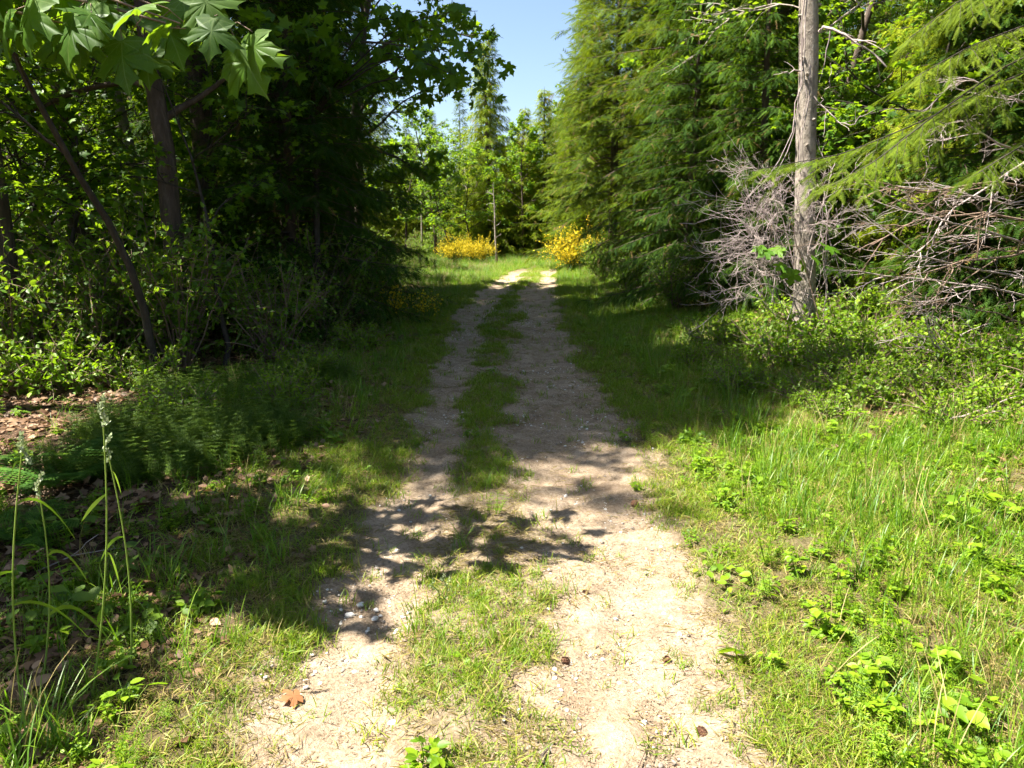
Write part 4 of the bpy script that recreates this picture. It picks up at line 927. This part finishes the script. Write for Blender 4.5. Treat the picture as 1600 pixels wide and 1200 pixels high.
for v, px, py, sc, lab in ((0, 95, 775, 1, 'fern among the weeds near the tall grass stalks'), (1, 345, 615, 1, 'fern catching light at the edge of the shaded wood'), (0, 215, 590, .9, 'fern left of the sunlit fern at the wood edge'), (1, 15, 600, 1.1, 'fern at the left edge in deep shade'), (0, 440, 560, .8, 'fern in shade closest to the dark hemlock'), (1, 45, 860, .8, 'fern low in the left corner behind the grass stalks')):
    x, y = on_ground(px, py); t = empty('fern', (x, y, gz1(x, y)), px * .7, sc); tag(t, lab, 'fern', 'ferns on the shaded left floor')
    for m_ in FM[v]: obj('frond', m_, t)
def leaf_mesh(mat, seed, tmpl=None, r=.5):
    g = Geo(); rng = np.random.default_rng(seed); g.stamp(tmpl if tmpl is not None else big_maple(rng), np.zeros((1, 3)), np.eye(3)[None], np.ones(1), np.array([r])); return g.mesh('leaf', mat, True)
SERR = T([(0, 0, 0), (.22, .10, .03), (.24, .17, .02), (.33, .28, .05), (.32, .36, .04), (.36, .48, .05), (.31, .56, .03), (.29, .68, .03), (.20, .74, 0), (.14, .86, -.02), (0, 1, -.1), (-.14, .86, -.02), (-.20, .74, 0), (-.29, .68, .03), (-.31, .56, .03), (-.36, .48, .05), (-.32, .36, .04), (-.33, .28, .05), (-.24, .17, .02), (-.22, .10, .03), (0, .5, -.03)], [(20, k, (k + 1) % 20) for k in range(20)])
LEAFW = [leaf_mesh(M['weed'], 5, SERR, .35), leaf_mesh(M['weed'], 6, SERR, .7)]; LEAFS = [leaf_mesh(M['cleaver'], 7, SERR, .4), leaf_mesh(M['cleaver'], 8, SERR, .8)]
def leafy(px, py, n, ls, h, lab, group, lm, seed, spreadr=.1, cat='plant', nm='leafy_plant'):
    rng = np.random.default_rng(seed); x, y = on_ground(px, py); t = empty(nm, (x, y, gz1(x, y))); tag(t, lab, cat, group); g = Geo(); sp = []
    for k in range(n):
        az = rng.uniform(0, 6.28); r = spreadr * rng.uniform(.2, 1.3); tip = np.array([cos(az) * r, sin(az) * r, h * rng.uniform(.5, 1.1)]); p0 = tip * np.array([.3, .3, 0]); g.tube(np.array([p0, p0 * .5 + tip * .5 + np.array([0, 0, h * .1]), tip]), [.0025, .002, .0015], 4); sp.append((tip, az))
    obj('stem', g.mesh('stem', M['stem'], True), t)
    for tip, az in sp:
        a = az + rng.normal(0, .7); R = frames(np.array([[cos(a), sin(a), rng.normal(-.15, .2)]]), np.array([[rng.normal(0, .25), rng.normal(0, .25), 1.]]))[0]
        o = obj('leaf', lm[rng.integers(len(lm))], t); o.matrix_local = Matrix.Translation(Vector(tip)) @ Matrix(R.tolist()).to_4x4() @ Matrix.Scale(ls * rng.uniform(.6, 1.15), 4)
LG = 'broad-leaved seedlings on the left floor'; RG = 'broad-leaved plants on the right verge'
for a in ((60, 985, 12, .10, .16, 'broad-leaved plant behind the leftmost grass stalk', LG, LEAFS, 1, .16), (150, 935, 12, .10, .15, 'broad-leaved plant between the grass stalks', LG, LEAFS, 2, .16), (225, 900, 12, .09, .14, 'shaded broad-leaved plant right of the tall stalks', LG, LEAFS, 3, .16),
          (120, 850, 10, .09, .14, 'shaded broad-leaved plant behind the grass stalks near the fern', LG, LEAFS, 4, .15), (250, 975, 9, .08, .13, 'broad-leaved plant beside the dry leaf litter', LG, LEAFS, 5, .14), (200, 1105, 6, .07, .1, 'pale lit seedling with a few leaves at the lower left', LG, LEAFW, 6, .07),
          (300, 850, 8, .08, .1, 'seedling on brown litter above the sunny grass', LG, LEAFS, 7, .14), (350, 790, 9, .07, .1, 'seedling below the green cleaver mound', LG, LEAFS, 8, .14),
          (1440, 1105, 12, .10, .13, 'broad-leaved plant lowest on the right verge', RG, LEAFW, 9, .16), (1510, 830, 10, .09, .16, 'broad-leaved plant under the shade at the right edge', RG, LEAFW, 10, .16), (1190, 760, 14, .07, .10, 'leafy clump at the top of the sunny right verge', RG, LEAFW, 11, .2),
          (1090, 735, 12, .06, .08, 'leafy clump where the shade ends on the right', RG, LEAFW, 12, .18), (1330, 700, 12, .09, .2, 'leafy plant in front of the bright low shrubs', RG, LEAFW, 13, .2), (1120, 890, 16, .055, .06, 'bramble clump spilling on to the bare path', RG, LEAFW, 14, .14),
          (1180, 920, 16, .06, .07, 'bramble clump beside the spilling one, in the grass', RG, LEAFW, 15, .14), (1150, 950, 6, .04, .03, 'tiny bramble tip creeping over the dirt', RG, LEAFW, 16, .09), (725, 1030, 3, .05, .02, 'single green sprig on the middle strip', RG, LEAFW, 17, .02)):
    leafy(*a)
CL = [weed('cleaver_%d' % k, rs, 7, .30, NARROW, .05, M['cleaver'], 7, whorl=7, spreadr=.12) for k in range(3)]
mx, my = [], []
for px, py, r, n in ((300, 680, .75, 150), (230, 730, .6, 110), (370, 700, .5, 70), (330, 620, .6, 60), (470, 600, .5, 40)):
    cx, cy = on_ground(px, py); a = rs.uniform(0, 6.28, n); q = r * np.sqrt(rs.uniform(0, 1, n)); mx.append(cx + q * np.cos(a) * 1.3); my.append(cy + q * np.sin(a))
mx = np.concatenate(mx); my = np.concatenate(my); scatter('cleavers', CL, mx, my, rs.uniform(.6, 1.2, len(mx)), rs, 'mounds of green cleavers with whorled narrow leaves in the left shade', .15)

# ------------------------------------------------------------------ tall grass stalks, seed heads
def ribbon(g, pts, wd, rnd):
    pts = np.asarray(pts); n = len(pts); tg = norm(np.gradient(pts, axis=0)); sd = norm(np.cross(tg, np.array([.3, 1, .2]))); w = wd * np.sin(np.linspace(.35, pi, n)) ; w[-1] = 0
    v = np.empty((2 * n, 3)); v[0::2] = pts - sd * w[:, None]; v[1::2] = pts + sd * w[:, None]
    ts = [];
    for k in range(n - 1): ts += [(2 * k, 2 * k + 1, 2 * k + 3), (2 * k, 2 * k + 3, 2 * k + 2)]
    g.add(v, np.array(ts), np.full(len(ts), rnd))
def stalk(top, basepx, y, blades, lab, head=1.0, seed=0):
    rng = np.random.default_rng(seed); P = at(top[0], top[1], y); bx = at(basepx[0], basepx[1], y)[0]; base = np.array([bx, y, gz1(bx, y)]); tp = P - base
    t = empty('grass_stalk', base); tag(t, lab, 'grass stalk', 'tall grass stalks in the left foreground')
    s_ = np.linspace(0, 1, 10); pts = tp * s_[:, None] + np.array([1, .3, 0]) * (.03 * np.sin(pi * s_) * rng.choice([-1, 1]))[:, None]
    g = Geo(); g.tube(pts, np.linspace(.0042, .0024, 10), 6); obj('stem', g.mesh('stem', M['stem'], True), t)
    for f, dx, dz, L, wd in blades:
        q, e = along(pts, f); u = np.linspace(0, 1, 9); bp = q + np.array([dx, rng.normal(0, .15), 0]) * (L * u)[:, None] + np.array([0, 0, 1]) * (L * (dz * u - (dz + .55) * u ** 2))[:, None]
        g = Geo(); ribbon(g, bp, wd * 1.5, rng.uniform(.6, 1.0)); obj('blade', g.mesh('blade', M['tallgrass'], True), t)
    if head:
        g = Geo(); n = int(90 * head); q = rng.uniform(0, 1, n); c = pts[-1] + np.array([rng.normal(0, .1), 0, 1]) * ((q - .55) * (.12 if tp[2] > .6 else .07))[:, None] + rng.normal(0, .004, (n, 3)) + np.array([1, 0, 0]) * (.010 * np.sin(q * 9))[:, None]
        g.stamp(OVATE, c, frames(rng.normal(0, .5, (n, 3)) + np.array([0, 0, 1.]), rng.normal(0, 1, (n, 3))), rng.uniform(.010, .018, n) * (1 if tp[2] > .6 else .6), rng.uniform(0, 1, n)); obj('seed_head', g.mesh('seed_head', M['seed']), t)
stalk((35, 700), (48, 1190), 2.5, [(.80, .6, .5, .30, .005), (.55, -.8, .1, .22, .006), (.42, .9, .4, .30, .006), (.95, -.5, .3, .1, .003)], 'leftmost tall grass stalk with a plump seed head', 1, 1)
stalk((160, 640), (150, 1120), 2.6, [(.72, -.5, -.3, .22, .005), (.50, .4, .8, .28, .005), (.32, -.3, -.4, .20, .006)], 'tallest grass stalk with a slim pointed seed head', 1, 2)
stalk((167, 700), (205, 1050), 2.75, [(.90, .4, .2, .16, .004), (.62, -.5, .1, .22, .004)], 'grass stalk leaning left beside the tallest one', .7, 3)
stalk((60, 760), (80, 1150), 2.65, [(.66, .6, .6, .28, .006), (.36, .7, .7, .34, .008)], 'shorter grass stalk between the plump and the slim heads', .5, 4)
stalk((692, 905), (688, 985), 3.35, [(.4, .5, .5, .08, .002)], 'short seeding grass stalk on the middle strip, left one of three', .5, 5)
stalk((700, 912), (702, 985), 3.36, [(.4, -.5, .5, .08, .002)], 'short seeding grass stalk on the middle strip, middle one of three', .5, 6)
stalk((676, 915), (680, 990), 3.34, [(.3, .5, .5, .08, .002)], 'short seeding grass stalk on the middle strip, bending left', .5, 7)
CLP = [tuft('clump_%d' % k, np.random.default_rng(200 + k), 26, .34, .0036, .07, .75, M['tallgrass'], 5) for k in range(3)]
for k, (px, py, sc, lab) in enumerate(((90, 1175, 1.0, 'arching grass clump at the foot of the tall stalks'), (30, 1195, 1.0, 'grass clump in the lower left corner'), (545, 590, 1.1, 'pale drooping grass clump at the shaded left verge'), (690, 1000, .55, 'bright grass clump around the short seeding stalks'),
        (1180, 680, 1.3, 'tall grass clump at the edge of shade on the right'), (1260, 720, 1.2, 'tall grass clump in the sun on the right verge'), (1340, 910, 1.0, 'dark green grass clump in the middle of the right verge'), (1430, 800, 1.1, 'grass clump under the right edge shade'), (1120, 610, 1.1, 'grass clump at the foot of the dead twigs'), (765, 760, .6, 'bright grass clump on the middle strip where shade ends'), (770, 525, .9, 'sunlit grass tuft far along the middle strip'))):
    x, y = on_ground(px, py); o = obj('grass_clump', CLP[k % 3], None, (x, y, gz1(x, y)), (0, 0, k * 1.3), sc); tag(o, lab, 'grass clump', 'distinct grass clumps')

# ------------------------------------------------------------------ small things lying on the path
def cone_mesh():
    rng = np.random.default_rng(211); g = Geo(); g.tube(np.array([(0, 0, 0), (0, .01, 0), (0, .03, 0), (0, .05, 0), (0, .058, 0)]), [.004, .013, .016, .010, .002], 8); n = 90
    k = np.arange(n); a = k * 2.399; u = (k + .5) / n; r = .016 * np.sin(pi * (u * .85 + .1)) + .002; c = np.c_[np.cos(a) * r, u * .056, np.sin(a) * r]; d = np.c_[np.cos(a), np.full(n, .55), np.sin(a)]; g.stamp(OVATE, c, frames(d, np.tile([0, -1., 0], (n, 1))), rng.uniform(.012, .016, n), rng.uniform(0, 1, n)); return g.mesh('cone', M['cone'])
CM = cone_mesh()
for k, (px, py, sc, lab) in enumerate(((1103, 1147, 1.05, 'fir cone standing out on bare dirt, nearest the bottom edge'), (1047, 1026, .9, 'fir cone on the right track left of the wilted leaf'), (878, 1024, 1.0, 'dark fir cone at the edge of the middle strip'), (988, 789, 1.4, 'fir cone high on the right track just below the shadow edge'), (920, 922, .8, 'small fir cone in the middle of the right track'))):
    x, y = on_ground(px, py); tag(obj('fir_cone', CM, None, (x, y, gz1(x, y) + .012), (.1, .2, k * 1.7 + .5), sc * .72), lab, 'cone', 'fir cones on the path')
def lying(name, me, px, py, sc, rot, lab, cat, dz=.015):
    x, y = on_ground(px, py); return tag(obj(name, me, None, (x, y, gz1(x, y) + dz), rot, sc), lab, cat)
lying('fallen_leaf', leaf_mesh(M['orange'], 221), 470, 1082, .085, (.25, -.2, 2.2), 'orange-brown fallen maple leaf on the left track', 'leaf', .03)
lying('fallen_leaf', leaf_mesh(M['maple'], 222, r=.2), 1165, 1030, .13, (.5, .5, 1.9), 'wilted dark green leaf at the right edge of the dirt', 'leaf', .03)
lying('fallen_leaf', leaf_mesh(M['weed'], 223, SERR, .3), 1130, 1055, .045, (.1, .2, .6), 'small round green leaf below the wilted leaf', 'leaf', .008)
lying('fallen_leaf', leaf_mesh(M['weed'], 224, SERR, .1), 1145, 1100, .035, (.1, .2, 2.6), 'tiny green leaf alone on the dirt', 'leaf', .008)
def stick(pix, r, lab, mat='browntwig', nm='twig', side=0, lift=.012):
    rng = np.random.default_rng(len(lab)); P = np.array([(*on_ground(a, b), 0) for a, b in pix]); P[:, 2] = gz(P[:, 0], P[:, 1]) + r + lift; s_ = np.linspace(0, len(P) - 1, 8); pts = np.array([[np.interp(q, np.arange(len(P)), P[:, k]) for k in range(3)] for q in s_]) + rng.normal(0, r * .6, (8, 3)); base = pts[0].copy()
    g = Geo(); twigs(g, pts - base, r, rng, 1 if side else 0, side, .6, 0); tag(obj(nm, g.mesh(nm, M[mat], True), None, base), lab, 'twig', 'fallen twigs')
stick([(1065, 1048), (1095, 1050), (1125, 1056)], .003, 'thin straight twig pointing at the small green leaf'); stick([(820, 1136), (845, 1134), (872, 1135)], .003, 'thin dark twig across the middle strip'); stick([(846, 1200), (850, 1185), (856, 1170)], .009, 'short stub of dark wood at the bottom edge', 'cutwood')
stick([(998, 1195), (1008, 1170), (1014, 1158)], .003, 'thin bent twig near the bottom edge, left of the cone'); stick([(935, 875), (965, 866), (1000, 862)], .003, 'curved thin twig high on the sunlit right track'); stick([(1480, 712), (1530, 705), (1590, 690)], .012, 'fallen grey stick in the weeds at the right edge', 'deadwood', 'twig', 4, .12)
stick([(1290, 600), (1320, 625), (1375, 640)], .012, 'fallen grey stick among the bright low shrubs', 'deadwood', 'twig', 3, .15); stick([(60, 905), (120, 880), (190, 868)], .006, 'fallen twig on the brown litter behind the grass stalks', 'deadwood', 'twig', 2)
def stone(seed):
    rng = np.random.default_rng(seed); g = Geo(); u = np.linspace(-1, 1, 6); pts = np.c_[u * .5, np.zeros(6), np.zeros(6)]; g.tube(pts, np.array([.05, .32, .42, .40, .28, .04]) * rng.uniform(.85, 1.15, 6), 9); g.v[0] = g.v[0] * np.array([1, 1, .55]) + rng.normal(0, .02, g.v[0].shape); return g.mesh('stone', M['stone'], True)
SM = [stone(231), stone(232)]
for k, (px, py, sc, lab) in enumerate(((546, 951, .055, 'largest pale stone in the sun on the left track'), (563, 935, .05, 'pale stone just above the largest one on the left track'), (492, 1038, .025, 'small white pebble above the orange leaf'), (612, 1119, .04, 'white stone at the left edge of the middle strip'), (585, 955, .045, 'flat pale stone right of the largest one on the left track'), (1335, 1150, .04, 'pale stone in the grass at the lower right'))):
    x, y = on_ground(px, py); tag(obj('stone', SM[k % 2], None, (x, y, gz1(x, y) + .002), (0, 0, k * 1.1), sc), lab, 'stone', 'pale stones')
# maple sapling in front of the alder
def sapling():
    y = 9.1; x = at(1290, 560, y)[0]; base = np.array([x, y, gz1(x, y)]); t = empty('maple_sapling', base); tag(t, 'young maple sapling with a few green leaves before the pale trunk', 'sapling'); rng = np.random.default_rng(241)
    P = np.array([base + [0, 0, -.05], at(1280, 500, y), at(1262, 430, y), at(1245, 385, y), at(1238, 350, y)]) - base; g = Geo(); g.tube(P, [.012, .010, .008, .005, .003], 6); lm = [leaf_mesh(M['maple'], 242, r=.8), leaf_mesh(M['maple'], 243, r=.5)]; sp = []
    for px, py in ((1205, 392), (1222, 385), (1280, 378), (1268, 400), (1225, 412), (1252, 405), (1290, 385), (1240, 420), (1195, 385)):
        q = at(px, py, y + rng.uniform(-.15, .15)) - base; g.tube(np.array([P[3], (P[3] + q) / 2 + [0, 0, .03], q]), [.003, .002, .002], 4); sp.append(q)
    obj('stem', g.mesh('stem', M['browntwig'], True), t)
    for q in sp:
        d = q - P[3]; d[2] = -.12; R = frames(norm(d)[None], np.array([[rng.normal(0, .2), -.4, 1.]]))[0]; o = obj('leaf', lm[rng.integers(2)], t); o.matrix_local = Matrix.Translation(Vector(q)) @ Matrix(R.tolist()).to_4x4() @ Matrix.Scale(rng.uniform(.14, .22), 4)
sapling()
